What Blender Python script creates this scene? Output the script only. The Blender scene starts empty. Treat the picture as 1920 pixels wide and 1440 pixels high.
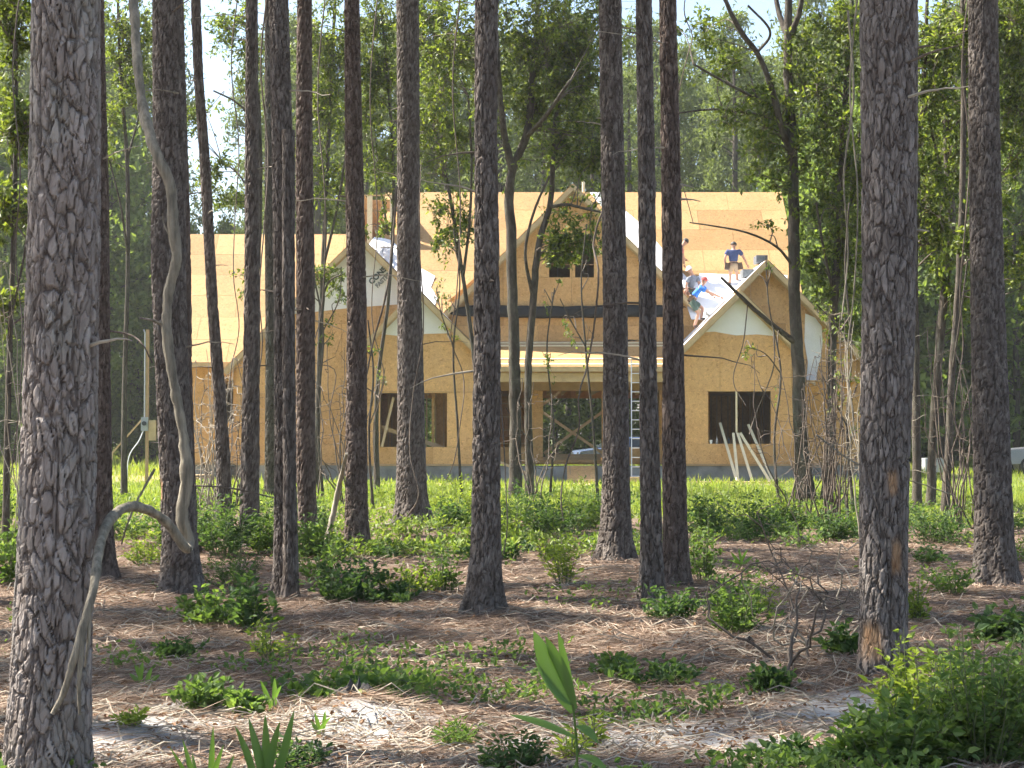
import bpy, bmesh, math, random
import numpy as np
from mathutils import Vector, Matrix

# ------------------------------------------------------------------ camera
scn = bpy.context.scene
FPX = 3000.0                      # focal length in pixels of the 1920 x 1440 photograph
EYE = 1.6
PITCH = math.atan(95 / FPX)       # horizon lies 95 px under the picture centre
cam_d = bpy.data.cameras.new('camera')
cam_d.sensor_width = 36.0
cam_d.lens = 36.0 * FPX / 1920
cam_d.clip_end = 3000
cam = bpy.data.objects.new('camera', cam_d)
scn.collection.objects.link(cam)
cam.location = (0, 0, EYE)
cam.rotation_euler = (math.pi / 2 + PITCH, 0, 0)
scn.camera = cam

# ------------------------------------------------------------------ sky and sun
SUN_E = math.radians(52)
SUN_A = math.radians(18)          # how far the sun stands behind the picture plane, on the left
SUN = Vector((-math.cos(SUN_E) * math.cos(SUN_A), math.cos(SUN_E) * math.sin(SUN_A), math.sin(SUN_E)))
world = bpy.data.worlds.new('World')
scn.world = world
world.use_nodes = True
wn = world.node_tree
sky = wn.nodes.new('ShaderNodeTexSky')
sky.sky_type = 'NISHITA'
sky.sun_disc = False
sky.sun_elevation = SUN_E
sky.sun_rotation = math.atan2(SUN.x, SUN.y)
sky.air_density = 1.1
sky.dust_density = 1.5
sky.ozone_density = 1.0
wn.links.new(sky.outputs[0], wn.nodes['Background'].inputs[0])
wn.nodes['Background'].inputs[1].default_value = 0.08
sun_d = bpy.data.lights.new('sun', 'SUN')
sun_d.energy = 5.0
sun_d.angle = math.radians(0.53)
sun_d.color = (1.0, 0.93, 0.82)
sun = bpy.data.objects.new('sun', sun_d)
scn.collection.objects.link(sun)
sun.rotation_euler = (-SUN).to_track_quat('-Z', 'Y').to_euler()
sun.location = (-30, 20, 40)
scn.view_settings.view_transform = 'Standard'
scn.view_settings.look = 'None'
scn.view_settings.exposure = 2.0
scn.view_settings.gamma = 1.0
scn.view_settings.use_curve_mapping = False
scn.cycles.use_denoising = True
scn.cycles.max_bounces = 5
scn.cycles.use_adaptive_sampling = True
scn.cycles.adaptive_threshold = 0.03
scn.cycles.diffuse_bounces = 3
scn.cycles.transmission_bounces = 3
scn.cycles.transparent_max_bounces = 6
scn.cycles.caustics_reflective = False
scn.cycles.caustics_refractive = False

# ------------------------------------------------------------------ helpers
C = scn.collection
ORG = {}
cp, sp = math.cos(PITCH), math.sin(PITCH)

def P(px, py, Y):
    """world point seen at a photograph pixel, at distance Y"""
    u, v = (px - 960) / FPX, (720 - py) / FPX
    t = Y / (cp - v * sp)
    return np.array([u * t, Y, EYE + (sp + v * cp) * t])

def PXX(px, Y): return (px - 960) / FPX * Y
def PZ(py, Y): return float(P(960, py, Y)[2])
def Yof(py): return EYE * FPX / max(py - 815.0, 1.0)   # ground distance of a pixel row

def gz(x, y):
    """height of the forest floor"""
    x = np.asarray(x, float); y = np.asarray(y, float)
    a = 0.035 * np.sin(x * 0.9 + 1.3 * np.sin(y * 0.5)) + 0.03 * np.sin(y * 1.1 + x * 0.6)
    a = a + 0.012 * np.sin(x * 4.1 + y * 2.3) + 0.010 * np.sin(y * 5.3 - x * 3.1 + 1.0)
    w = np.clip((y - 3) / 2, 0, 1) * np.clip((34 - y) / 8, 0, 1)
    m = 0.0
    for (px, py, r, h) in MOUNDS:
        Y = Yof(py); X = PXX(px, Y)
        m = m + h * np.exp(-(((x - X) / r) ** 2 + ((y - Y) / (r * 1.3)) ** 2))
    return a * w + m
MOUNDS = [(250, 1375, .32, .07), (660, 1330, .30, .13), (1290, 1375, .42, .05), (1380, 1395, .3, .05), (1000, 1400, .35, .03),
          (1580, 1330, .3, .04), (770, 1005, 1.1, .14), (930, 1165, .5, .08), (1660, 1285, .5, .06), (1150, 1065, .6, .07)]

def gpt(px, py):
    Y = Yof(py); X = PXX(px, Y)
    return np.array([X, Y, float(gz(X, Y))])

def np_mesh(name, V, F, smooth=False, attrs=None):
    """V (n,3), F list of (m,k) int arrays"""
    me = bpy.data.meshes.new(name)
    V = np.ascontiguousarray(V, dtype=np.float32)
    if isinstance(F, np.ndarray): F = [F]
    F = [np.asarray(f, dtype=np.int32) for f in F if len(f)]
    nl = sum(f.size for f in F); nf = sum(len(f) for f in F)
    me.vertices.add(len(V)); me.vertices.foreach_set('co', V.ravel())
    me.loops.add(nl); me.loops.foreach_set('vertex_index', np.concatenate([f.ravel() for f in F]))
    me.polygons.add(nf)
    tot = np.concatenate([np.full(len(f), f.shape[1], np.int32) for f in F])
    st = np.concatenate([[0], np.cumsum(tot)[:-1]]).astype(np.int32)
    me.polygons.foreach_set('loop_start', st)
    try: me.polygons.foreach_set('loop_total', tot)
    except Exception: pass
    me.update(calc_edges=True)
    me.polygons.foreach_set('use_smooth', np.full(nf, bool(smooth)))
    for k, a in (attrs or {}).items():
        at = me.attributes.new(k, 'FLOAT', 'POINT')
        at.data.foreach_set('value', np.ascontiguousarray(a, dtype=np.float32))
    return me

def empty(name, loc):
    o = bpy.data.objects.new(name, None); C.objects.link(o)
    o.location = loc; o.empty_display_size = 0.2
    ORG[o.name] = np.array(loc, float)
    return o

def part(name, V, F, m, parent=None, smooth=False, attrs=None):
    """mesh given in world coordinates; parented, keeps its own origin at the parent's"""
    org = ORG[parent.name] if parent is not None else np.zeros(3)
    me = np_mesh(name, np.asarray(V, float) - org, F, smooth, attrs)
    for mm in (m if isinstance(m, (list, tuple)) else [m]): me.materials.append(mm)
    o = bpy.data.objects.new(name, me); C.objects.link(o)
    if parent is not None: o.parent = parent
    ORG[o.name] = org
    return o

def tag(o, label=None, cat=None, group=None, kind=None):
    if label: o['label'] = label
    if cat: o['category'] = cat
    if group: o['group'] = group
    if kind: o['kind'] = kind
    return o

class MB:
    """collects boxes, tubes and polygons"""
    def __init__(self): self.V = []; self.F = {}; self.n = 0
    def add(self, V, F):
        V = np.asarray(V, float)
        for f in (F if isinstance(F, list) else [F]):
            f = np.asarray(f, int)
            self.F.setdefault(f.shape[1], []).append(f + self.n)
        self.V.append(V); self.n += len(V)
        return self
    def box(self, x0, x1, y0, y1, z0, z1):
        V = [(x0, y0, z0), (x1, y0, z0), (x1, y1, z0), (x0, y1, z0), (x0, y0, z1), (x1, y0, z1), (x1, y1, z1), (x0, y1, z1)]
        return self.add(V, BOXF)
    def bar(self, a, b, w, d, up=(0, 0, 1), roll=0.0):
        """square bar from a to b, w across, d along the 'up' side"""
        a = np.asarray(a, float); b = np.asarray(b, float); t = b - a; t /= np.linalg.norm(t)
        s = np.cross(t, up)
        if np.linalg.norm(s) < 1e-4: s = np.cross(t, (0, 1, 0))
        s /= np.linalg.norm(s); n = np.cross(s, t)
        s, n = s * w / 2, n * d / 2
        V = [a - s - n, a + s - n, a + s + n, a - s + n, b - s - n, b + s - n, b + s + n, b - s + n]
        return self.add(V, BOXF)
    def tube(self, pts, rad, k=6, cap=True):
        V, F = tube(pts, rad, k)
        self.add(V, F)
        if cap:
            n = len(V) // k
            self.add(np.vstack([V[:k], V[-k:]]), [np.array([list(range(k))[::-1]]), np.array([[k + i for i in range(k)]])])
        return self
    def build(self, name, m, parent=None, smooth=False):
        return part(name, np.vstack(self.V), [np.vstack(v) for v in self.F.values()], m, parent, smooth)
BOXF = np.array([[0, 3, 2, 1], [4, 5, 6, 7], [0, 1, 5, 4], [1, 2, 6, 5], [2, 3, 7, 6], [3, 0, 4, 7]])

def spline(pts, n):
    """resample a polyline smoothly"""
    pts = np.asarray(pts, float)
    d = np.concatenate([[0], np.cumsum(np.linalg.norm(np.diff(pts, axis=0), axis=1))])
    t = np.linspace(0, d[-1], n)
    m = np.gradient(pts, d, axis=0) if len(pts) > 2 else np.repeat([(pts[1] - pts[0]) / d[-1]], 2, 0)
    i = np.clip(np.searchsorted(d, t, 'right') - 1, 0, len(d) - 2)
    h = (d[i + 1] - d[i]); s = (t - d[i]) / h
    s = s[:, None]; h = h[:, None]
    return ((2 * s ** 3 - 3 * s ** 2 + 1) * pts[i] + (s ** 3 - 2 * s ** 2 + s) * h * m[i]
            + (-2 * s ** 3 + 3 * s ** 2) * pts[i + 1] + (s ** 3 - s ** 2) * h * m[i + 1])

def tube(pts, rad, k=6):
    pts = np.asarray(pts, float); n = len(pts)
    rad = np.broadcast_to(np.asarray(rad, float), (n,))
    T = np.gradient(pts, axis=0); T /= np.linalg.norm(T, axis=1)[:, None] + 1e-9
    ref = np.array([0.31, 0.95, 0.05]) if abs(T[0][2]) > 0.5 else np.array([0, 0, 1.0])
    S = np.cross(T, ref); S /= np.linalg.norm(S, axis=1)[:, None] + 1e-9
    B = np.cross(S, T)
    a = np.linspace(0, 2 * math.pi, k, endpoint=False)
    V = pts[:, None, :] + rad[:, None, None] * (np.cos(a)[None, :, None] * S[:, None, :] + np.sin(a)[None, :, None] * B[:, None, :])
    i = np.arange(n - 1)[:, None] * k; j = np.arange(k)[None, :]; j2 = (j + 1) % k
    F = np.stack([i + j, i + j2, i + k + j2, i + k + j], -1).reshape(-1, 4)
    return V.reshape(-1, 3), F

def rng_unit(rng, n):
    v = rng.normal(size=(n, 3)); return v / np.linalg.norm(v, axis=1)[:, None]

def leaves(Pb, D, L, W, rng, fold=0.25, fine=False):
    """leaf blades: base points, directions, lengths, widths"""
    n = len(Pb)
    D = D / (np.linalg.norm(D, axis=1)[:, None] + 1e-9)
    up = np.tile([0, 0, 1.0], (n, 1)) + 0.7 * rng.normal(size=(n, 3))
    S = np.cross(D, up); S /= np.linalg.norm(S, axis=1)[:, None] + 1e-9
    Nn = np.cross(S, D)
    L = np.broadcast_to(L, (n,))[:, None]; W = np.broadcast_to(W, (n,))[:, None]
    if not fine:
        V = np.stack([Pb, Pb + D * L * .5 + S * W * .5 + Nn * W * fold, Pb + D * L, Pb + D * L * .5 - S * W * .5 + Nn * W * fold], 1)
        F = np.arange(n)[:, None] * 4 + np.array([[0, 1, 2, 3]])
        return V.reshape(-1, 3), F
    droop = -Nn * L * .10
    V = np.stack([Pb, Pb + D * L * .28 + S * W * .5 + Nn * W * fold, Pb + D * L * .68 + S * W * .38 + Nn * W * fold + droop * .6,
                  Pb + D * L + droop * 1.6, Pb + D * L * .68 - S * W * .38 + Nn * W * fold + droop * .6, Pb + D * L * .28 - S * W * .5 + Nn * W * fold], 1)
    b = np.arange(n)[:, None] * 6
    F = np.concatenate([b + np.array([[0, 1, 2, 3]]), b + np.array([[0, 3, 4, 5]])])
    return V.reshape(-1, 3), F

# ------------------------------------------------------------------ materials
def newmat(name):
    m = bpy.data.materials.new(name); m.use_nodes = True
    nt = m.node_tree
    return m, nt, nt.nodes['Principled BSDF']

def nd(nt, typ, **kw):
    n = nt.nodes.new(typ)
    for k, v in kw.items():
        if k.startswith('i_'):
            key = k[2:]
            key = int(key) if key.isdigit() else key.replace('_', ' ')
            if hasattr(v, 'links') or isinstance(v, bpy.types.NodeSocket): nt.links.new(v, n.inputs[key])
            else: n.inputs[key].default_value = v
        else: setattr(n, k, v)
    return n

def ramp(nt, fac, stops, interp='LINEAR'):
    r = nt.nodes.new('ShaderNodeValToRGB'); r.color_ramp.interpolation = interp
    e = r.color_ramp.elements
    while len(e) < len(stops): e.new(0.5)
    for i, (p, c) in enumerate(stops):
        e[i].position = p; e[i].color = (*c, 1) if len(c) == 3 else c
    nt.links.new(fac, r.inputs[0])
    return r.outputs[0]

def mix(nt, fac, a, b, typ='MIX'):
    n = nt.nodes.new('ShaderNodeMixRGB'); n.blend_type = typ
    for i, v in enumerate((fac, a, b)):
        if isinstance(v, bpy.types.NodeSocket): nt.links.new(v, n.inputs[i])
        elif i == 0: n.inputs[0].default_value = v
        else: n.inputs[i].default_value = (*v, 1) if len(v) == 3 else v
    return n.outputs[0]

def coords(nt, scale=(1, 1, 1), kind='Object'):
    tc = nt.nodes.new('ShaderNodeTexCoord'); mp = nt.nodes.new('ShaderNodeMapping')
    mp.inputs['Scale'].default_value = scale
    nt.links.new(tc.outputs[kind], mp.inputs[0])
    return mp.outputs[0]

def noise(nt, vec, scale, detail=4, rough=0.6):
    return nd(nt, 'ShaderNodeTexNoise', i_Vector=vec, i_Scale=scale, i_Detail=detail, i_Roughness=rough).outputs['Fac']

def bump(nt, bsdf, h, strength, dist):
    b = nd(nt, 'ShaderNodeBump', i_Height=h, i_Strength=strength, i_Distance=dist)
    nt.links.new(b.outputs[0], bsdf.inputs['Normal'])

def attr(nt, name): return nd(nt, 'ShaderNodeAttribute', attribute_name=name).outputs['Fac']

def plain(name, col, rough=0.6, var=0.15, scale=6.0, metal=0.0, bmp=0.0, stretch=(1, 1, 1)):
    m, nt, b = newmat(name)
    v = coords(nt, stretch); f = noise(nt, v, scale)
    lo = tuple(c * (1 - var) for c in col); hi = tuple(min(1, c * (1 + var)) for c in col)
    nt.links.new(ramp(nt, f, [(.3, lo), (.7, hi)]), b.inputs['Base Color'])
    b.inputs['Roughness'].default_value = rough; b.inputs['Metallic'].default_value = metal
    if bmp: bump(nt, b, noise(nt, v, scale * 4), bmp, 0.01)
    return m

def bark_mat(name, cols, crack, scale=30, lichen=None):
    m, nt, b = newmat(name)
    v = coords(nt, (1, 1, .33))
    pl = attr(nt, 'plate'); ck = attr(nt, 'crack'); sc = attr(nt, 'scar')
    n1 = noise(nt, v, scale, 6, .7); n2 = noise(nt, v, 5, 3)
    s = nd(nt, 'ShaderNodeMath', operation='MULTIPLY_ADD', i_0=n1, i_1=.9).outputs[0]
    nt.links.new(pl, s.node.inputs[2])
    s2 = nd(nt, 'ShaderNodeMath', operation='MULTIPLY', i_0=s, i_1=.62).outputs[0]
    base = ramp(nt, s2, [(.1, cols[0]), (.5, cols[1]), (.9, cols[2])])
    if lichen:
        lf = ramp(nt, n2, [(.5, (0, 0, 0)), (.72, (.55, .55, .55))])
        base = mix(nt, lf, base, lichen)
    ck2 = ramp(nt, ck, [(0, (.35, .35, .35)), (.8, (1, 1, 1))])
    base = mix(nt, ck2, crack, base)
    base = mix(nt, sc, base, ramp(nt, n1, [(.3, (.23, .12, .06)), (.7, (.44, .29, .17))]))
    vw = mix(nt, .035, v, nd(nt, 'ShaderNodeTexNoise', i_Vector=v, i_Scale=26.0, i_Detail=3.0).outputs['Color'], 'ADD')
    ve = nd(nt, 'ShaderNodeTexVoronoi', feature='DISTANCE_TO_EDGE', i_Vector=vw, i_Scale=24.0).outputs['Distance']
    vc = nd(nt, 'ShaderNodeRGBToBW', i_Color=nd(nt, 'ShaderNodeTexVoronoi', i_Vector=vw, i_Scale=24.0).outputs['Color']).outputs[0]
    base = mix(nt, 1.0, base, ramp(nt, vc, [(.15, (.84, .82, .81)), (.5, (1, 1, 1)), (.85, (1.17, 1.17, 1.18))]), 'MULTIPLY')
    base = mix(nt, ramp(nt, ve, [(.0, (.5, .5, .5)), (.06, (0, 0, 0))]), base, crack)
    nt.links.new(base, b.inputs['Base Color'])
    b.inputs['Roughness'].default_value = 0.9
    b.inputs['Specular IOR Level'].default_value = 0.2
    hh = nd(nt, 'ShaderNodeMath', operation='ADD', i_0=noise(nt, v, scale * 2.2, 6, .75), i_1=ramp(nt, ve, [(0, (0, 0, 0)), (.1, (.8, .8, .8))])).outputs[0]
    hh = nd(nt, 'ShaderNodeMath', operation='ADD', i_0=hh, i_1=vc).outputs[0]
    bump(nt, b, hh, 0.8, 0.012)
    return m

def leaf_mat(name, cols, trans=0.45, rough=0.5, spec=0.3, tcol=None):
    m, nt, b = newmat(name)
    geo = nd(nt, 'ShaderNodeNewGeometry')
    n = len(cols)
    c = ramp(nt, geo.outputs['Random Per Island'], [(i / max(1, n - 1), cols[i]) for i in range(n)])
    nt.links.new(c, b.inputs['Base Color'])
    b.inputs['Roughness'].default_value = rough
    b.inputs['Specular IOR Level'].default_value = spec
    t = nd(nt, 'ShaderNodeBsdfTranslucent')
    nt.links.new(mix(nt, 1.0, c, tcol or (1.35, 1.38, .58), 'MULTIPLY'), t.inputs[0])
    ms = nd(nt, 'ShaderNodeMixShader', i_Fac=trans)
    nt.links.new(b.outputs[0], ms.inputs[1]); nt.links.new(t.outputs[0], ms.inputs[2])
    nt.links.new(ms.outputs[0], nt.nodes['Material Output'].inputs[0])
    return m

M = {}
M['bark_near'] = bark_mat('bark_grey_pine', [(.115, .093, .082), (.21, .18, .16), (.33, .295, .27)], (.055, .04, .033), 34, (.22, .23, .205))
M['bark_brown'] = bark_mat('bark_brown_pine', [(.062, .051, .043), (.122, .102, .088), (.205, .178, .157)], (.036, .027, .022), 30)
M['bark_red'] = bark_mat('bark_red_pine', [(.062, .045, .037), (.118, .088, .072), (.19, .15, .126)], (.036, .024, .02), 30)
M['bark_mid'] = bark_mat('bark_greybrown_pine', [(.08, .066, .057), (.155, .132, .117), (.25, .222, .20)], (.045, .034, .028), 32)
M['bark_oak'] = bark_mat('bark_oak', [(.04, .033, .026), (.075, .062, .05), (.125, .11, .088)], (.03, .025, .02), 22, (.12, .13, .1))
M['twig'] = plain('twig_bark', (.11, .085, .065), .9, .4, 9)
M['stem'] = plain('green_stem', (.10, .12, .05), .8, .3, 9)
M['dead'] = plain('dead_wood', (.30, .26, .20), .85, .35, 14, bmp=.5, stretch=(1, 1, .3))
M['vine_pale'] = plain('weathered_vine', (.20, .175, .13), .9, .55, 34, bmp=1.0, stretch=(1, 1, .16))
M['oak_leaf'] = leaf_mat('oak_leaf', [(.05, .075, .02), (.09, .125, .03), (.14, .18, .04), (.21, .245, .055)], .52, .45, .35)
M['far_pine'] = leaf_mat('far_pine_needles', [(.10, .13, .05), (.145, .18, .065), (.19, .23, .08)], .42, .7, .15, (1.1, 1.15, .7))
M['far_leaf'] = leaf_mat('far_leaf', [(.09, .135, .045), (.14, .195, .06), (.20, .26, .08)], .5, .6, .2)
M['needle'] = leaf_mat('pine_needles', [(.045, .075, .025), (.075, .11, .035)], .3, .6, .2)
M['shrub_dark'] = leaf_mat('shrub_leaf_dark', [(.045, .085, .035), (.065, .115, .045), (.095, .15, .06)], .5, .62, .2)
M['shrub_mid'] = leaf_mat('shrub_leaf_mid', [(.075, .13, .04), (.11, .175, .055), (.16, .23, .07)], .5, .62, .2)
M['shrub_lime'] = leaf_mat('shrub_leaf_lime', [(.14, .20, .045), (.20, .26, .055), (.27, .33, .075)], .5, .62, .2)
M['blade'] = leaf_mat('broad_blade', [(.085, .17, .04), (.13, .225, .055)], .45, .4, .4)
M['weed'] = leaf_mat('weed_leaf', [(.10, .155, .04), (.16, .225, .05), (.23, .29, .065)], .45, .5, .3)
M['grass'] = leaf_mat('grass_blade', [(.16, .22, .04), (.22, .29, .055), (.28, .33, .075), (.33, .34, .11)], .45, .55, .25)
M['litter'] = leaf_mat('pine_straw', [(.10, .066, .048), (.205, .138, .097), (.325, .235, .17), (.46, .365, .275)], .1, .7, .2, (1, .8, .6))
M['brown_leaf'] = leaf_mat('dead_leaf', [(.12, .06, .03), (.22, .12, .06), (.32, .2, .11)], .2, .6, .25, (1, .8, .6))

def osb_mat(name, col, var=.16):
    m, nt, b = newmat(name)
    v = coords(nt)
    w = nd(nt, 'ShaderNodeTexNoise', i_Vector=v, i_Scale=7.0, i_Detail=2.0).outputs['Color']
    vv = mix(nt, .06, v, w, 'ADD')
    vo = nd(nt, 'ShaderNodeTexVoronoi', i_Vector=vv, i_Scale=13.0)
    bw = nd(nt, 'ShaderNodeRGBToBW', i_Color=vo.outputs['Color']).outputs[0]
    vo2 = nd(nt, 'ShaderNodeTexVoronoi', i_Vector=vv, i_Scale=31.0)
    bw2 = nd(nt, 'ShaderNodeRGBToBW', i_Color=vo2.outputs['Color']).outputs[0]
    f = nd(nt, 'ShaderNodeMath', operation='ADD', i_0=bw, i_1=bw2).outputs[0]
    f = nd(nt, 'ShaderNodeMath', operation='MULTIPLY', i_0=f, i_1=.5).outputs[0]
    lo = tuple(c * k for c, k in zip(col, (.72, .66, .58))); hi = tuple(min(1, c * 1.22) for c in col)
    c = ramp(nt, f, [(.15, lo), (.36, tuple(x * .95 for x in col)), (.62, col), (.9, hi)])
    oi = nd(nt, 'ShaderNodeObjectInfo').outputs['Random']
    tone = ramp(nt, oi, [(0, (1 - var, 1 - var * 1.2, 1 - var * 1.5)), (.5, (1, .99, .97)), (1, (1.08, 1.06, 1.03))])
    c = mix(nt, 1.0, c, tone, 'MULTIPLY')
    big = ramp(nt, noise(nt, v, .6, 3), [(.3, (.9, .88, .85)), (.7, (1.05, 1.05, 1.04))])
    c = mix(nt, 1.0, c, big, 'MULTIPLY')
    nt.links.new(c, b.inputs['Base Color'])
    b.inputs['Roughness'].default_value = .72; b.inputs['Specular IOR Level'].default_value = .25
    bump(nt, b, f, .25, .004)
    return m
M['osb'] = osb_mat('osb_wall_sheathing', (.59, .36, .16), .24)
M['osb_roof'] = osb_mat('osb_roof_sheathing', (.385, .245, .108), .24)

def wood_mat(name, col, var=.25):
    m, nt, b = newmat(name)
    v = coords(nt)
    f = noise(nt, v, 3.0, 3); f2 = noise(nt, v, 40, 4)
    c = ramp(nt, f, [(.3, tuple(x * (1 - var) for x in col)), (.7, col)])
    c = mix(nt, 1.0, c, ramp(nt, f2, [(.3, (.88, .86, .82)), (.7, (1.05, 1.05, 1.05))]), 'MULTIPLY')
    nt.links.new(c, b.inputs['Base Color']); b.inputs['Roughness'].default_value = .7
    return m
M['lumber'] = wood_mat('pine_lumber', (.56, .41, .225))
M['lumber_pale'] = wood_mat('pale_lumber', (.78, .68, .47), .12)
M['stud'] = wood_mat('stud_lumber', (.46, .31, .165))
M['wrap'] = plain('white_housewrap', (.70, .69, .67), .55, .05, 2.0, bmp=.3)
M['paper'] = plain('roof_underlayment', (.66, .67, .69), .5, .05, 2.5, bmp=.35)
M['print'] = plain('dark_print', (.05, .07, .07), .6, .1)
M['print_grey'] = plain('grey_print', (.22, .23, .23), .6, .1)
M['tarp'] = plain('black_tarp', (.010, .010, .011), .75, .3, 5, bmp=.3)
M['concrete'] = plain('foundation_parge', (.21, .208, .20), .9, .38, 1.6, bmp=.4)
M['slab'] = plain('slab_concrete', (.26, .26, .25), .9, .2, 3)
M['alu'] = plain('ladder_aluminium', (.75, .75, .76), .35, .06, 8, metal=.5)
M['white_paint'] = plain('white_paint', (.8, .8, .8), .35, .03)
M['grey_plastic'] = plain('grey_meter_box', (.33, .35, .36), .5, .08)
M['shingle'] = plain('shingle_bundle_wrap', (.12, .13, .14), .6, .3, 8)
M['skin'] = plain('skin', (.42, .23, .16), .55, .08)
M['hair'] = plain('dark_hair', (.02, .014, .01), .6, .3, 30)
M['navy'] = plain('navy_cloth', (.05, .07, .16), .85, .2, 20)
M['blue'] = plain('royal_blue_cloth', (.03, .16, .56), .85, .15, 20)
M['khaki'] = plain('khaki_cloth', (.34, .25, .16), .85, .15, 20)
M['green_cloth'] = plain('dark_green_cloth', (.06, .10, .085), .85, .15, 20)
M['grey_cloth'] = plain('grey_cloth', (.17, .19, .23), .85, .35, 14)
M['red_cloth'] = plain('red_cloth', (.55, .08, .07), .8, .12, 20)
M['salmon'] = plain('salmon_cloth', (.55, .19, .15), .8, .12, 20)
M['leather'] = plain('brown_leather', (.085, .05, .03), .6, .25, 15)
M['boot'] = plain('boot', (.06, .04, .03), .6, .2, 15)
M['tyre'] = plain('tyre_rubber', (.02, .02, .02), .8, .1)
M['silver'] = plain('silver_car_paint', (.17, .175, .19), .3, .03, metal=.5)
M['blue_car'] = plain('pale_blue_car_paint', (.16, .22, .34), .2, .03, metal=.4)
M['black_car'] = plain('dark_plastic', (.03, .03, .033), .45, .1)
M['chrome'] = plain('bright_metal', (.4, .4, .42), .3, .03, metal=.9)
m_, nt_, b_ = newmat('car_glass'); b_.inputs['Base Color'].default_value = (.03, .04, .05, 1); b_.inputs['Roughness'].default_value = .06; M['glass'] = m_
m_, nt_, b_ = newmat('clear_plastic'); b_.inputs['Base Color'].default_value = (.9, .95, 1, 1); b_.inputs['Roughness'].default_value = .1; b_.inputs['Transmission Weight'].default_value = .7; M['clear'] = m_
m_, nt_, b_ = newmat('red_lens'); b_.inputs['Base Color'].default_value = (.5, .02, .02, 1); b_.inputs['Roughness'].default_value = .2; M['lens'] = m_

# ------------------------------------------------------------------ ground
def axis(lo, hi, d0, a, b, grow=1.13):
    """fine steps d0 between a and b, growing outwards"""
    mid = list(np.arange(a, b, d0)); out = []
    x, d = a, d0
    while x > lo: d *= grow; x -= d; out.append(x)
    out = out[::-1]; x, d = mid[-1], d0; hi_ = []
    while x < hi: d *= grow; x += d; hi_.append(x)
    return np.array(out + mid + hi_)
gx = axis(-400, 400, .11, -6.5, 6.5); gy = axis(-60, 700, .12, 4.5, 26)
GX, GY = np.meshgrid(gx, gy)
GZ = gz(GX, GY)
def fbm(x, y, s, seed=0):
    r = np.random.default_rng(seed); v = 0
    for k in range(5):
        a = r.uniform(0, 6.28, 4); f = s * 1.9 ** k; t = r.uniform(0, 3.14)
        u, w = x * math.cos(t) - y * math.sin(t), x * math.sin(t) + y * math.cos(t)
        v = v + np.sin(u * f + a[0] + 1.3 * np.sin(w * f * .7 + a[1])) * np.cos(w * f * .9 + a[2]) / 1.6 ** k
    return v
def grass_w(x, y):
    return np.clip((y - 31.5 + 2.2 * fbm(x, y, .35, 3)) / 4.0, 0, 1)
def dirt_w(x, y):
    n = fbm(x, y, .8, 5)
    a = np.exp(-((y - 53.4) / 1.5) ** 2) * (x > -13) * (x < 13) * np.clip(.8 + .5 * n, 0, 1)
    b = np.exp(-((y - (58.5 + .12 * (x + 14))) / 2.6) ** 2) * np.clip((-10.5 - x) / 1.5, 0, 1) * np.clip(.9 + .3 * n, 0, 1)
    c = np.exp(-((y - 69) / 3.5) ** 2) * np.clip((x - 13) / 2, 0, 1) * np.clip(.8 + .4 * n, 0, 1)
    return np.clip(a + b + c, 0, 1)
def sand_w(x, y):
    s = 0
    for (px, py, rx, ry, w) in [(250, 1372, .34, .5, 1.1), (330, 1350, .25, .4, .9), (660, 1345, .34, .55, 1.0), (690, 1300, .2, .3, .6), (1290, 1372, .44, .34, 1.5),
                                (1385, 1392, .28, .28, 1.4), (1180, 1358, .25, .22, 1.1), (1590, 1330, .3, .4, 1.2), (950, 1400, .3, .22, .9), (1440, 1335, .25, .3, .6), (560, 1420, .3, .3, .5)]:
        Y = Yof(py); X = PXX(px, Y)
        s = s + w * np.exp(-(((x - X) / (rx * 1.3)) ** 2 + ((y - Y) / (ry * 1.25)) ** 2))
    s = s + .34 * np.clip((9.6 - y) / 1.5, 0, 1)
    return np.clip(s * (1 + .55 * fbm(x, y, 4.5, 8) + .35 * fbm(x, y, 17, 9)) * 1.5 - .35, 0, 1)
nx_, ny_ = len(gx), len(gy)
ii = np.arange(ny_ - 1)[:, None] * nx_ + np.arange(nx_ - 1)[None, :]
GF = np.stack([ii, ii + 1, ii + nx_ + 1, ii + nx_], -1).reshape(-1, 4)
m, nt, b = newmat('forest_floor')
v = coords(nt)
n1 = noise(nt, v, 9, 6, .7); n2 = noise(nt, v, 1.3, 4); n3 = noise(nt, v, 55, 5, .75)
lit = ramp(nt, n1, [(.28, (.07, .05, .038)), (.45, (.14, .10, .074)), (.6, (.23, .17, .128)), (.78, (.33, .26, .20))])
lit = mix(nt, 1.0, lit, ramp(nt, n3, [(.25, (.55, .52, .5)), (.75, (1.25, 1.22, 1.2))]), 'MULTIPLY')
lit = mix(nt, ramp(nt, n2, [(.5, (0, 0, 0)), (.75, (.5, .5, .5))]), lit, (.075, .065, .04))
gr = ramp(nt, n1, [(.25, (.10, .12, .05)), (.55, (.17, .19, .075)), (.8, (.25, .25, .12))])
di = ramp(nt, n1, [(.25, (.26, .17, .10)), (.75, (.46, .33, .21))])
sa = ramp(nt, n3, [(.25, (.30, .285, .27)), (.5, (.48, .465, .445)), (.8, (.64, .63, .61))])
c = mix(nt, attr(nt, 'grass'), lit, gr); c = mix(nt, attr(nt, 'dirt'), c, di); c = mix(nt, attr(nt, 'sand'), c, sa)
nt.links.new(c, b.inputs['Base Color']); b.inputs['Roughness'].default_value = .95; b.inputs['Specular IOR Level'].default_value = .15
bump(nt, b, n3, .8, .03)
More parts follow.
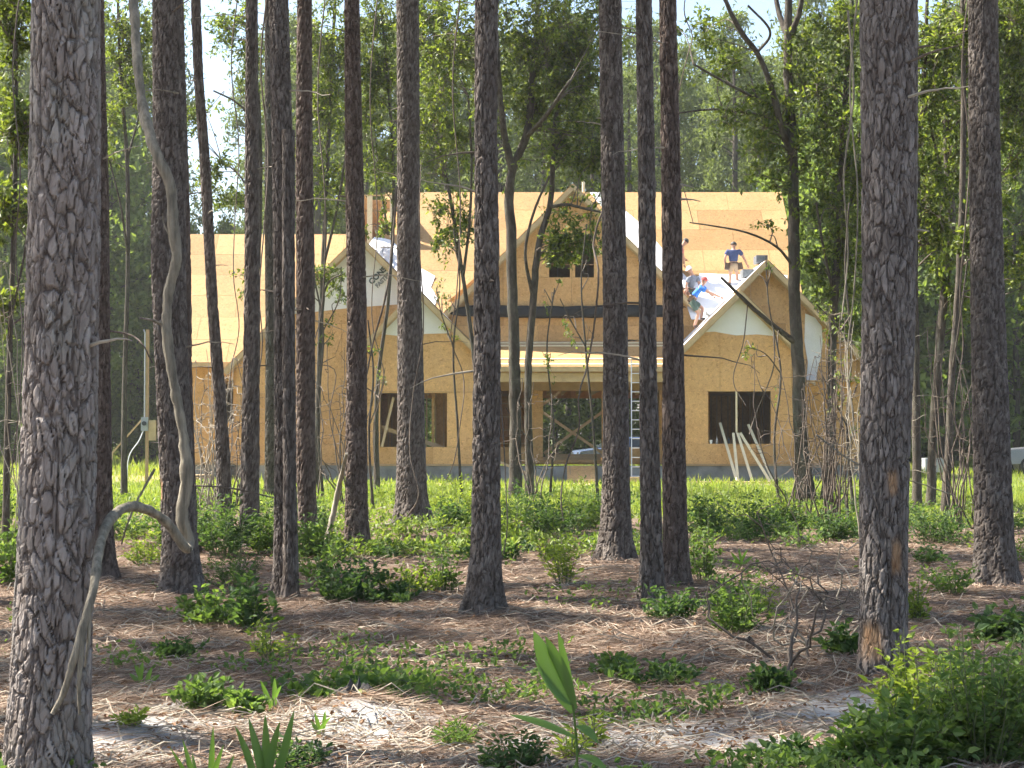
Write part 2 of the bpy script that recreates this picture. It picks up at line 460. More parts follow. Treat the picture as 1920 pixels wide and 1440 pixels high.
ground = part('ground', np.stack([GX, GY, GZ], -1).reshape(-1, 3), GF, m, None, True,
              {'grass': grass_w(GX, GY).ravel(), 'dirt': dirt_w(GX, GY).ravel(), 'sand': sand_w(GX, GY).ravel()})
tag(ground, 'forest floor of pine straw running into bright mown weeds', kind='structure')

# ------------------------------------------------------------------ the house under construction
YF, YB, YM, YR = 54.5, 55.7, 57.0, 66.2      # bump-outs, big gables, main wall, rear wall
FLOOR = 0.60
HOUSE = empty('house_under_construction', (0, YM, 0))
tag(HOUSE, 'unfinished wooden house sheathed in tan strand board with several front gables', 'house')

def clip(poly, ax, val, gt):
    out = []
    for i in range(len(poly)):
        a, b = poly[i], poly[(i + 1) % len(poly)]
        ia = (a[ax] >= val) if gt else (a[ax] <= val); ib = (b[ax] >= val) if gt else (b[ax] <= val)
        if ia: out.append(a)
        if ia != ib:
            t = (val - a[ax]) / (b[ax] - a[ax]); out.append((a[0] + t * (b[0] - a[0]), a[1] + t * (b[1] - a[1])))
    return out
def area(p): return abs(sum(p[i][0] * p[(i + 1) % len(p)][1] - p[(i + 1) % len(p)][0] * p[i][1] for i in range(len(p)))) / 2
def subtract(r, holes):
    rs = [r]
    for h in holes:
        nw = []
        for (a, b, c, d) in rs:
            if h[0] >= b or h[1] <= a or h[2] >= d or h[3] <= c: nw.append((a, b, c, d)); continue
            if c < h[2]: nw.append((a, b, c, h[2]))
            if d > h[3]: nw.append((a, b, h[3], d))
            c2, d2 = max(c, h[2]), min(d, h[3])
            if a < h[0]: nw.append((a, h[0], c2, d2))
            if b > h[1]: nw.append((h[1], b, c2, d2))
        rs = nw
    return rs
prng = random.Random(4)
def prism(poly, O, U, Vv, Nn, th, off=0.0):
    O, U, Vv, Nn = (np.asarray(a, float) for a in (O, U, Vv, Nn))
    n = len(poly)
    f = [O + U * p[0] + Vv * p[1] + Nn * (off + th) for p in poly]; bk = [O + U * p[0] + Vv * p[1] + Nn * off for p in poly]
    F = [np.array([list(range(n))]), np.array([[n + i for i in range(n)][::-1]]), np.array([[i, n + i, n + (i + 1) % n, (i + 1) % n] for i in range(n)])]
    return np.array(f + bk), F
def sheathe(parent, poly, O, U, Vv, Nn, mat_, cw=2.44, ch=1.22, holes=(), name='osb_panel', th=.012, u0=None, v0=None, rows=None, gap=.009):
    us = [p[0] for p in poly]; vs = [p[1] for p in poly]
    v = v0 if v0 is not None else min(vs); r = 0
    edges = rows or []
    if not edges:
        while v < max(vs): edges.append(v); v += ch
        edges.append(v)
    for r in range(len(edges) - 1):
        va, vb = edges[r], edges[r + 1]
        u = (u0 if u0 is not None else min(us)) - (cw / 2 if r % 2 else 0) - cw
        while u < max(us):
            for q in subtract((u, u + cw, va, vb), holes):
                g = gap / 2
                p = clip(clip(clip(clip(poly, 0, q[0] + g, True), 0, q[1] - g, False), 1, q[2] + g, True), 1, q[3] - g, False) if q[1] - q[0] > .02 and q[3] - q[2] > .02 else []
                if len(p) > 2 and area(p) > .004:
                    V, F = prism(p, O, U, Vv, Nn, th, prng.uniform(0, .004))
                    part(name, V, F, mat_, parent)
            u += cw
def zin(poly, u):
    """lowest and highest v of a convex polygon at u"""
    vs = []
    for i in range(len(poly)):
        a, b = poly[i], poly[(i + 1) % len(poly)]
        if min(a[0], b[0]) - 1e-6 <= u <= max(a[0], b[0]) + 1e-6:
            if abs(a[0] - b[0]) < 1e-6: vs += [a[1], b[1]]
            else: vs.append(a[1] + (u - a[0]) / (b[0] - a[0]) * (b[1] - a[1]))
    return (min(vs), max(vs)) if vs else (0, 0)

def wall(name, poly, Y, holes=(), mat_=None, rows=None, back=1):
    """front wall in the plane Y: framing with strand board in front of it"""
    mb = MB(); us = [p[0] for p in poly]
    d0, d1 = Y + .002, Y + .092
    u = min(us) + .02
    while u < max(us):
        lo, hi = zin(poly, u + .019)
        segs = [(lo, hi - .05)]
        for h in holes:
            if h[0] - .02 < u + .019 < h[1] + .02:
                segs = [s for a in segs for s in ((a[0], min(a[1], h[2])), (max(a[0], h[3]), a[1])) if s[1] - s[0] > .05]
        for s in segs: mb.box(u, u + .038, d0, d1, s[0], s[1])
        u += .406
    for h in holes:
        for x in (h[0] - .040, h[1] + .002): mb.box(x, x + .038, d0, d1 + .004, h[2], h[3])
        mb.box(h[0] - .04, h[1] + .04, d0, d1 + .006, h[3] + .002, h[3] + .2)
        mb.box(h[0] - .04, h[1] + .04, d0, d1 + .006, h[2] - .04, h[2] - .002)
    fr = mb.build(name, M['stud'], HOUSE)
    sheathe(fr, poly, (0, Y, 0), (1, 0, 0), (0, 0, 1), (0, -1, 0), mat_ or M['osb'], holes=holes, rows=rows)
    return fr
def side_wall(name, poly, X, sgn):
    """wall in the plane X, polygon in (Y, Z); sgn = which way the boards face"""
    mb = MB(); us = [p[0] for p in poly]; u = min(us) + .1
    xa, xb = (X - .092, X - .002) if sgn > 0 else (X + .002, X + .092)
    while u < max(us) - .06:
        lo, hi = zin(poly, u + .019)
        mb.box(xa, xb, u, u + .038, lo + .01, hi - .05); u += .406
    fr = mb.build(name, M['stud'], HOUSE)
    sheathe(fr, poly, (X, 0, 0), (0, 1, 0), (0, 0, 1), (sgn, 0, 0), M['osb'])
    return fr
def slope(name, poly, O, U, Vv, mat_=None, rafters=True):
    """roof slope: rafters with strand board on top; Vv runs up the slope"""
    U = np.asarray(U, float); Vv = np.asarray(Vv, float); Vv = Vv / np.linalg.norm(Vv)
    Nn = np.cross(U, Vv)
    if Nn[2] < 0: Nn = -Nn
    mb = MB(); us = [p[0] for p in poly]; u = min(us) + .03; O = np.asarray(O, float)
    while u < max(us):
        lo, hi = zin(poly, u)
        if hi - lo > .15: mb.bar(O + U * u + Vv * (lo + .02) - Nn * .075, O + U * u + Vv * (hi - .02) - Nn * .075, .038, .14, Nn)
        u += .61
    fr = mb.build(name, M['stud'], HOUSE)
    sheathe(fr, poly, O, U, Vv, Nn, mat_ or M['osb_roof'], name='roof_panel', th=.014)
    return fr

R2 = math.sqrt(2)
EAVE, EY = 5.84, 56.5                     # main eave; all pitches 12 in 12
RIDGE_T = 5.12
DX, DZ, DH = PXX(1075, 56.6), PZ(345, 56.6), 0
DH = DZ - EAVE                            # half width of the central dormer at the eave
# main roof, front and rear
XL, XR = -4.9, 10.42
slope('main_roof', [(XL, 0), (DX - DH, 0), (DX, DH * R2), (DX, RIDGE_T * R2), (XL, RIDGE_T * R2)], (0, EY, EAVE), (1, 0, 0), (0, 1, 1))
slope('main_roof', [(DX + DH, 0), (XR, 0), (XR, RIDGE_T * R2), (DX, RIDGE_T * R2), (DX, DH * R2)], (0, EY, EAVE), (1, 0, 0), (0, 1, 1))
RY = EY + RIDGE_T
slope('rear_roof', [(XL, 0), (XR, 0), (XR, RIDGE_T * R2 - .03), (XL, RIDGE_T * R2 - .03)], (0, RY + RIDGE_T, EAVE), (1, 0, 0), (0, -1, 1))
# left wing roof
WE = PZ(680, 56.5); WT = 5.2; WX = -12.55
slope('wing_roof', [(WX, 0), (XL - .02, 0), (XL - .02, WT * R2), (WX, WT * R2)], (0, EY, WE), (1, 0, 0), (0, 1, 1))
slope('wing_rear_roof', [(WX, 0), (XL - .02, 0), (XL - .02, WT * R2 - .03), (WX, WT * R2 - .03)], (0, EY + 2 * WT, WE), (1, 0, 0), (0, -1, 1))

def gable_roof(ax, az, yf, yb, dl, dr, name, rake=.16):
    for sgn, d in ((-1, dl), (1, dr)):
        slope(name, [(0, 0), (yb - yf, 0), (yb - yf, d * R2), (0, d * R2)], (ax + sgn * d, yf, az - d), (0, 1, 0), (-sgn, 0, 1))
        mb = MB()                         # rake board along the front edge
        a = np.array([ax + sgn * (d + .06), yf - .022 - .002 * sgn, az - d - .06]); b_ = np.array([ax, yf - .022 - .002 * sgn, az])
        n = np.array([sgn, 0, 1]) / R2
        mb.bar(a - n * .09, b_ - n * .09, .04, .16, n)
        mb.build('rake_board', M['lumber'], HOUSE)
        mb = MB()
        mb.bar(a + (0, .26, 0) - n * .12, b_ + (0, .26, 0) - n * .12, .04, .16, n)
        mb.bar(a + (0, .13, 0) - n * .012, b_ + (0, .13, 0) - n * .012, .26, .012, n)
        mb.build('rake_soffit', M['lumber'], HOUSE)
RBX, RBZ = PXX(1389, 54.15), PZ(543, 54.15)
RGX, RGZ = PXX(1440, 55.2), PZ(487, 55.2)
LBX, LBZ = PXX(782, 54.15), PZ(541, 54.15)
LGX, LGZ = PXX(672, 55.2), PZ(440, 55.2)
gable_roof(RBX, RBZ, 54.15, 55.65, 2.08, 2.0, 'bump_roof')
gable_roof(RGX, RGZ, 55.2, 61.0, RGX - (RBX - 2.08), 3.75, 'gable_roof')
gable_roof(LBX, LBZ, 54.15, 56.95, 2.1, 2.1, 'bump_roof')
gable_roof(LGX, LGZ, 55.2, 61.0, 4.65, LGZ - EAVE, 'gable_roof')
gable_roof(DX, DZ, 56.55, EY + DH + .1, DH, DH, 'dormer_roof')

def gpoly(x0, x1, ax, az, z0=FLOOR, dn=.22):
    p = [(x0, z0), (x1, z0), (x1, az - dn - abs(x1 - ax))]
    if x0 < ax < x1: p.append((ax, az - dn))
    p.append((x0, az - dn - abs(x0 - ax)))
    return p
def hole(px0, px1, py0, py1, Y): return (PXX(px0, Y), PXX(px1, Y), PZ(py1, Y), PZ(py0, Y))
SEAM = PZ(734, YF)
rows_f = [FLOOR, SEAM, SEAM + 2.44, SEAM + 4.9]
RB0, RB1 = PXX(1283, YF), PXX(1489, YF)
LB0, LB1 = PXX(678, YF), PXX(890, YF)
hw_r = hole(1328, 1445, 734, 832, YF); hw_l = hole(713, 838, 737, 838, YF)
wall('front_wall', gpoly(RB0, RB1, RBX, RBZ), YF, [hw_r], rows=rows_f)
wall('front_wall', gpoly(LB0, LB1, LBX, LBZ), YF, [hw_l], rows=rows_f)
RG1 = PXX(1622, YB)
wall('front_wall', gpoly(RB0 + .02, RG1, RGX, RGZ), YB, [(RB0 + .1, RB1 - .12, FLOOR + .01, 3.4)], rows=[FLOOR, 3.04, 5.48, 8])
LG0 = PXX(443, YB)
wall('front_wall', gpoly(LG0, LGX + 2.6, LGX, LGZ), YB, [(LB0 + .12, LGX + 2.5, FLOOR + .01, 3.4)], rows=[FLOOR, 3.04, 5.48, 8])
h_d = [hole(1030, 1069, 438, 520, YM), hole(1079, 1114, 438, 520, YM)]
h_p = [hole(915, 984, 733, 838, YM), hole(1018, 1128, 733, 862, YM), hole(1150, 1236, 720, 838, YM)]
wall('main_wall', [(LGX + 2.55, FLOOR), (RGX - 1.8, FLOOR), (RGX - 1.8, 5.95), (DX, DZ - .22), (LGX + 2.55, 5.95)], YM, h_d + h_p, rows=[FLOOR, 3.04, 5.48, 7.92, 11])
wall('wing_wall', [(-12.2, FLOOR), (LG0 + .05, FLOOR), (LG0 + .05, WE + .3), (-12.2, WE + .3)], YM, [hole(413, 437, 715, 790, YM)], rows=[FLOOR, 3.04, 6])
# side walls and rear wall
side_wall('side_wall', [(YB + .02, FLOOR), (YR, FLOOR), (YR, 4.0), (YB + .02, 4.0)], RG1, 1)
side_wall('side_wall', [(YM + .02, FLOOR), (YR, FLOOR), (YR, 4.3), (61.7, 9.1), (YM + .02, 4.4)], -12.2, -1)
side_wall('side_wall', [(YB + .02, FLOOR), (YM - .02, FLOOR), (YM - .02, 4.0), (YB + .02, 4.0)], LG0, -1)
side_wall('side_wall', [(YF + .02, FLOOR), (YM - .02, FLOOR), (YM - .02, 4.3), (YF + .02, 4.3)], LB1, 1)
side_wall('side_wall', [(YF + .02, FLOOR), (YM - .02, FLOOR), (YM - .02, 4.35), (YF + .02, 4.35)], RB0, -1)
side_wall('side_wall', [(YF + .02, FLOOR), (YB - .02, FLOOR), (YB - .02, 4.5), (YF + .02, 4.5)], RB1, 1)
side_wall('side_wall', [(EY + .5, WE + .6), (66.2, WE + .6), (66.2, 6.2), (RY, 10.7), (EY + .5, 6.1)], XL + .02, -1)
side_wall('side_wall', [(YM + .3, 4.0), (66.2, 4.0), (66.2, 6.2), (RY, 10.7), (YM + .3, 6.3)], XR - .35, 1)
rear = [(-12.2, FLOOR), (RG1, FLOOR), (RG1, 5.9), (-12.2, 5.9)]
wall('rear_wall', rear, YR, [(PXX(985, YR), PXX(1200, YR), FLOOR + .05, 3.1), (PXX(785, YR), PXX(862, YR), FLOOR + .35, 3.1), (-9, -7.4, 1.4, 2.8), (9.2, 10.6, 1.5, 2.7)])

# porch roof, beam, slab
PX0, PX1 = LB1, RB0
pz1, pz0 = PZ(641, YM), PZ(688, 54.35)
dv = np.array([0, YM - .03 - 54.35, pz1 - pz0]); plen = float(np.linalg.norm(dv))
slope('porch_roof', [(PX0 + .02, 0), (PX1 - .02, 0), (PX1 - .02, plen), (PX0 + .02, plen)], (0, 54.35, pz0), (1, 0, 0), dv)
nu = dv / plen; pn = np.cross((1, 0, 0), nu)
for k, t in enumerate((.18, .75, plen - .55, plen - .22)):
    mb = MB(); c0 = np.array([0, 54.35, pz0]) + nu * t + pn * .034
    mb.bar(c0 + (PX0 + .25 + .1 * k, 0, 0), c0 + (PX1 - .2 - .3 * (k % 2), 0, 0), .09, .036, pn); mb.build('batten', M['lumber_pale'], HOUSE)
mb = MB(); mb.box(PX0 + .01, PX1 - .01, 54.30, 54.338, pz0 - .16, pz0 + .0); mb.build('porch_fascia', M['lumber'], HOUSE)
mb = MB(); mb.box(PX0 + .005, PX1 - .005, 54.5, 54.64, PZ(716, YF), PZ(699, YF)); mb.build('porch_beam', M['lumber'], HOUSE)
mb = MB(); mb.box(PX0 + .01, PX1 - .01, 56.74, 56.88, PZ(733, YM) + .02, PZ(716, YM) + .1); mb.build('porch_ledger', M['stud'], HOUSE)
mb = MB(); mb.box(PX0 - .02, PX1 + .02, 54.75, YM - .01, -.2, FLOOR - .1); mb.build('porch_slab', M['slab'], HOUSE)
# cross bracing in the doorway
hd = h_p[1]
for (a, b_) in (((1016, 772), (1130, 850)), ((1020, 850), (1130, 772)), ((1016, 760), (1052, 733))):
    mb = MB(); y_ = YM + .14 if a[1] > b_[1] and a[0] == 1020 else YM + .11
    mb.bar(P(a[0], a[1], y_), P(b_[0], b_[1], y_), .02, .1, (0, 0, 1)); mb.build('brace', M['stud'], HOUSE)
mb = MB(); mb.box(hd[0] + .02, hd[1] - .02, YM + .3, YM + .5, FLOOR + .04, FLOOR + .2); mb.box(hd[0] + .1, hd[1], YM + .45, YM + .8, FLOOR + .205, FLOOR + .3); mb.build('stacked_joist', M['stud'], HOUSE)
for hh in (h_p[0],):
    for k in range(4):
        z = hh[2] + (hh[3] - hh[2]) * (.05 + .24 * k); mb = MB(); mb.box(hh[0], hh[1], YM + .15, YM + .33, z, z + .035); mb.build('window_rail', M['lumber'], HOUSE)
# window posts
mb = MB(); xp = PXX(1381, YF); mb.box(xp - .03, xp + .03, YF + .01, YF + .07, PZ(812, YF), hw_r[3]); mb.build('window_post', M['lumber_pale'], HOUSE)
for px_ in (728, 800, 817, 832):
    mb = MB(); xp = PXX(px_, YF + 2.2); mb.box(xp - .02, xp + .02, YF + 2.2, YF + 2.29, FLOOR + .02, 3.3); mb.build('interior_stud', M['stud'], HOUSE)
mb = MB(); mb.bar(P(716, 838, YF - .06), P(738, 745, YF + .3), .04, .09, (1, 0, 0)); mb.build('window_prop', M['lumber'], HOUSE)
mb = MB(); mb.bar(P(713, 800, YF + .5), P(845, 845, YF + .5), .04, .14, (0, 0, 1)); mb.build('window_brace', M['stud'], HOUSE)
# floor, ceiling and inner partitions
mb = MB(); mb.box(-12.15, RG1 - .1, YM + .1, YR - .02, FLOOR - .06, FLOOR - .004); mb.box(RB0 + .1, RG1 - .1, YB + .1, YM + .098, FLOOR - .06, FLOOR - .005)
mb.box(LG0 + .1, LB1 - .1, YB + .1, YM + .097, FLOOR - .06, FLOOR - .006); mb.build('floor_deck', M['osb'], HOUSE)
mb = MB(); mb.box(-12.1, RG1 - .1, YM + .12, YR - .1, 3.42, 3.46); mb.box(RB0 + .1, RG1 - .1, YF + .12, YM + .118, 3.422, 3.462); mb.box(LG0 + .1, LB1 - .1, YB + .12, YM + .118, 3.422, 3.462)
x_ = -12.0
while x_ < RG1 - .2: mb.box(x_, x_ + .04, YM + .14, YR - .12, 3.22, 3.419); x_ += .61
mb.build('ceiling_deck', M['stud'], HOUSE)  # unseen deck with joists, added to keep the rooms below dark
for (y_, xa, xb) in ((60.2, -11.8, -5.2), (61.5, 5.6, RG1 - .2), (58.6, RB0 + .4, RG1 - .3), (59.5, -4.9, -4.0), (62.5, -2.2, .1)):
    mb = MB(); u = xa
    while u < xb: mb.box(u, u + .04, y_, y_ + .09, FLOOR, 3.2); u += .406
    mb.box(xa, xb, y_ - .001, y_ + .092, FLOOR - .002, FLOOR + .04); mb.box(xa, xb, y_ - .001, y_ + .092, 3.1, 3.2)
    mb.build('partition_framing', M['stud'], HOUSE)
# rooms behind the right-hand windows are boarded on the far side
mb = MB(); mb.box(RB0 + .3, RG1 - .25, 61.62, 61.64, FLOOR, 3.2); mb.build('partition_board', M['osb'], HOUSE)
mb = MB(); mb.box(-11.7, -5.4, 60.31, 60.33, FLOOR, 3.2); mb.build('partition_board', M['osb'], HOUSE)
# foundation under each front
for (xa, xb, ya, yb) in ((RB0 - .01, RB1 + .01, YF + .03, YB + .02), (RB1 + .011, RG1, YB + .03, YR), (LB0 - .01, LB1 + .01, YF + .03, YB + .02), (LG0, LB0 - .011, YB + .03, YM), (-12.2, LG0 - .001, YM + .03, YR), (LG0 + .1, LB1 - .01, YB + .1, YM + .05)):
    mb = MB(); mb.box(xa, xb, ya, yb, -.3, FLOOR - .065); mb.build('foundation', M['concrete'], HOUSE)
    mb = MB(); mb.box(xa - .004, xb + .004, ya - .045, ya - .012, FLOOR - .062, FLOOR - .002); mb.build('sill_plate', M['stud'], HOUSE)
mb = MB(); vx = PXX(437, YB); mb.box(vx - .1, vx + .1, YB - .005, YB + .06, .08, .52); mb.build('foundation_vent', M['black_car'], HOUSE)
# wing eave: fascia and soffit
mb = MB(); mb.box(WX, LG0 - .2, EY - .04, EY - .002, WE - .16, WE); mb.build('wing_fascia', M['lumber'], HOUSE)
mb = MB(); mb.box(WX, LG0 - .2, EY, YM - .02, WE - .15, WE - .135); mb.build('wing_soffit', M['stud'], HOUSE)
# ridge caps of lumber on the main eave beside the dormer
mb = MB(); mb.box(LGX + 2.7, DX - DH + .05, EY - .04, EY - .002, EAVE - .16, EAVE + .0); mb.build('main_fascia', M['stud'], HOUSE)
mb = MB(); mb.box(DX + DH - .05, RGX - 1.75, EY - .04, EY - .002, EAVE - .16, EAVE + .0); mb.build('main_fascia', M['stud'], HOUSE)

# open framed chase at the left end of the main ridge
CY = 59.6
cx0, cx1, cz1, cz0 = PXX(683, CY), PXX(748, CY), PZ(365, CY), PZ(478, CY)
for (a, b_, w) in ((687, 697, 0), (730, 736, 0)):
    mb = MB(); mb.box(PXX(a, CY), PXX(b_, CY), CY, CY + .09, cz0, cz1 - .045); mb.build('chase_post', M['lumber_pale'], HOUSE)
mb = MB(); mb.box(cx0, cx1, CY - .01, CY + .1, cz1 - .04, cz1); mb.build('chase_plate', M['lumber'], HOUSE)
mb = MB(); mb.box(cx0, cx1, CY + .3, CY + .33, PZ(392, CY) - .05, PZ(392, CY) + .03); mb.build('chase_plate', M['stud'], HOUSE)
mb = MB(); mb.bar(P(697, 388, CY + .2), P(716, 425, CY + .2), .04, .12, (0, 1, 0)); mb.build('chase_brace', M['stud'], HOUSE)
mb = MB(); mb.box(cx0, cx1, CY + 1.3, CY + 1.32, cz0, cz1 - .002); mb.box(cx0 - .02, cx0, CY, CY + 1.3, cz0, cz1 - .003); mb.box(cx1, cx1 + .02, CY + .1, CY + 1.3, cz0, cz1 - .004); mb.build('chase_board', M['osb'], HOUSE)
# plumbing stub standing up behind the dormer
mb = MB(); pa = P(1094, 372, 61.9); mb.tube([pa, pa + (0, 0, .75)], .06, 8); mb.build('vent_pipe', M['lumber_pale'], HOUSE)

# house wrap on the gables and underlayment on the roofs (sheets with a little waviness)
def sheet(name, outline_px, Y, m, parent=HOUSE, off=.02, nx=26, nz=18, seed=0, plane=None, amp=.008):
    """polygon of pixels on the plane Y (or on a roof plane) as a gently wavy thin sheet"""
    pts = []
    for (px, py) in outline_px:
        if plane is None: q = P(px, py, Y); pts.append((q[0], q[2]))
        else:
            d = P(px, py, 1.0) - np.array([0, 0, EYE]); t = (plane[0] - EYE) / (d[2] - plane[1] * d[1])   # z = a + b*Y
            q = np.array([0, 0, EYE]) + d * t; pts.append((q[0], q[1]))
    r = np.random.default_rng(seed)
    bm = bmesh.new()
    bm.faces.new([bm.verts.new((p[0], p[1], 0)) for p in pts])
    bmesh.ops.triangulate(bm, faces=bm.faces[:])
    for _ in range(4): bmesh.ops.subdivide_edges(bm, edges=[e for e in bm.edges if e.calc_length() > .22], cuts=1)
    bmesh.ops.triangulate(bm, faces=bm.faces[:])
    bm.verts.ensure_lookup_table()
    co = np.array([v.co[:] for v in bm.verts])
    w = amp * (fbm(co[:, 0], co[:, 1], 5, seed) + .6)
    if plane is None:
        V = np.stack([co[:, 0], Y - off - np.abs(w), co[:, 1]], 1); th = np.array([0, .003, 0])
    else:
        n = np.array([0, -plane[1], 1]) / math.hypot(1, plane[1])
        V = np.stack([co[:, 0], co[:, 1], plane[0] + plane[1] * co[:, 1]], 1) + n * (off + np.abs(w))[:, None]; th = -n * .003
    F = np.array([[v.index for v in f.verts] for f in bm.faces])
    bm.free()
    nV = len(V)
    return part(name, np.vstack([V, V + th]), [np.vstack([F, F[:, ::-1] + nV])], m, parent, True)
sheet('house_wrap', [(1310, 624), (1340, 622), (1380, 629), (1420, 627), (1470, 632), (1476, 634), (1392, 551), (1384, 551)], YF, M['wrap'], seed=1)
sheet('house_wrap', [(718, 627), (760, 631), (800, 626), (843, 625), (836, 612), (784, 556), (778, 556), (708, 624)], YF, M['wrap'], seed=2)
sheet('house_wrap', [(540, 590), (600, 584), (660, 577), (745, 571), (790, 569), (800, 572), (677, 456), (668, 456), (534, 588)], YB, M['wrap'], seed=3)
sheet('house_wrap', [(1509, 588), (1528, 596), (1540, 612), (1542, 640), (1540, 665), (1533, 690), (1528, 724), (1518, 715), (1511, 722), (1514, 680), (1508, 640)], YB, M['wrap'], seed=4, off=.03, amp=.03)
mainp = (EAVE - EY, 1.0)
sheet('roof_underlayment', [(1312, 514), (1400, 516), (1476, 517), (1478, 600), (1296, 600), (1286, 570)], 0, M['paper'], seed=5, plane=mainp, off=.026)
def px_main(X, Yv): return 960 + X / Yv * FPX
sheet('roof_underlayment', [(1106, 362), (1132, 362), (1205, 424), (1262, 492), (1318, 556), (1312, 580), (1240, 512), (1170, 440)], 0, M['paper'], seed=6, plane=mainp, off=.03)
sheet('roof_underlayment', [(684, 470), (702, 446), (735, 452), (780, 500), (816, 520), (808, 540), (820, 560), (812, 584), (790, 582), (740, 530)], 0, M['paper'], seed=7, plane=mainp, off=.03, amp=.02)
def left_slope_sheet(ax, az, y0, y1, d0, d1, sgn, seed):
    """underlayment on a slope facing sideways"""
    r = np.random.default_rng(seed); nu, nv = 14, 10
    U, W = np.meshgrid(np.linspace(y0, y1, nu), np.linspace(d0, d1, nv))
    W = W + .02 * np.sin(U * 5)
    n = np.array([sgn, 0, 1]) / R2
    V = np.stack([ax + sgn * W, U, az - W], -1).reshape(-1, 3) + n * (.024 + .008 * np.abs(r.normal(size=(nu * nv, 1))))
    i = np.arange(nv - 1)[:, None] * nu + np.arange(nu - 1)[None, :]
    F = np.stack([i, i + 1, i + nu + 1, i + nu], -1).reshape(-1, 4)
    part('roof_underlayment', V, F, M['paper'], HOUSE, True)
left_slope_sheet(RGX, RGZ, 55.22, 57.9, .05, 3.1, -1, 1)
left_slope_sheet(RBX, RBZ, 54.17, 55.6, .15, 2.0, -1, 2)
left_slope_sheet(LBX, LBZ, 54.17, 56.9, .05, 2.0, 1, 3)
left_slope_sheet(RGX, RGZ, 55.22, 57.9, .05, 3.6, 1, 4)
left_slope_sheet(LGX, LGZ, 55.22, 57.5, .4, 2.6, 1, 5)
# printing on the wrap
def lettering(txt, px, py, size, ang, m, name):
    cu = bpy.data.curves.new(name, 'FONT'); cu.body = txt; cu.size = size; cu.extrude = .001; cu.offset = .011
    t = bpy.data.objects.new(name + '_tmp', cu); C.objects.link(t)
    dg = bpy.context.evaluated_depsgraph_get()
    me = bpy.data.meshes.new_from_object(t.evaluated_get(dg)); bpy.data.objects.remove(t)
    me.materials.append(m)
    o = bpy.data.objects.new(name, me); C.objects.link(o); o.parent = HOUSE
    o.location = Vector(P(px, py, YB - .05)) - Vector(ORG[HOUSE.name]); o.rotation_euler = (math.pi / 2, -ang, 0)
lettering('CONS', 697, 534, .27, math.radians(45), M['print'], 'printed_word')
lettering('FASTER', 708, 540, .20, math.radians(45), M['print_grey'], 'printed_word')

# ------------------------------------------------------------------ pines
def bark_field(S, Zc, per, cw, ch, rng):
    """plate pattern: distance to the plate edge and a random number for each plate"""
    nxc = max(5, int(round(per / cw))); u = S / per * nxc; v = Zc / ch
    u = u + .28 * np.sin(v * 1.3 + rng.uniform(0, 6)) + .16 * np.sin(v * 3.1 + rng.uniform(0, 6))
    v = v + .30 * np.sin(2 * math.pi * u / nxc * 3 + rng.uniform(0, 6)) + .2 * np.sin(2 * math.pi * u / nxc * 7 + rng.uniform(0, 6) + v)
    v = v - v.min() + 2
    nv = int(v.max()) + 4
    T = rng.uniform(0, 1, (nxc, nv, 3)); u = u % nxc
    iu = np.floor(u).astype(int); iv = np.floor(v).astype(int)
    F1 = np.full(u.shape, 9.0); F2 = np.full(u.shape, 9.0); ID = np.zeros(u.shape)
    for a in (-1, 0, 1):
        for b in (-1, 0, 1):
            t = T[(iu + a) % nxc, np.clip(iv + b, 0, nv - 1)]
            d = np.hypot(iu + a + .08 + .84 * t[..., 0] - u, iv + b + .08 + .84 * t[..., 1] - v)
            nearer = d < F1
            F2 = np.where(nearer, F1, np.minimum(F2, d)); ID = np.where(nearer, t[..., 2], ID); F1 = np.where(nearer, d, F1)
    return F2 - F1, ID

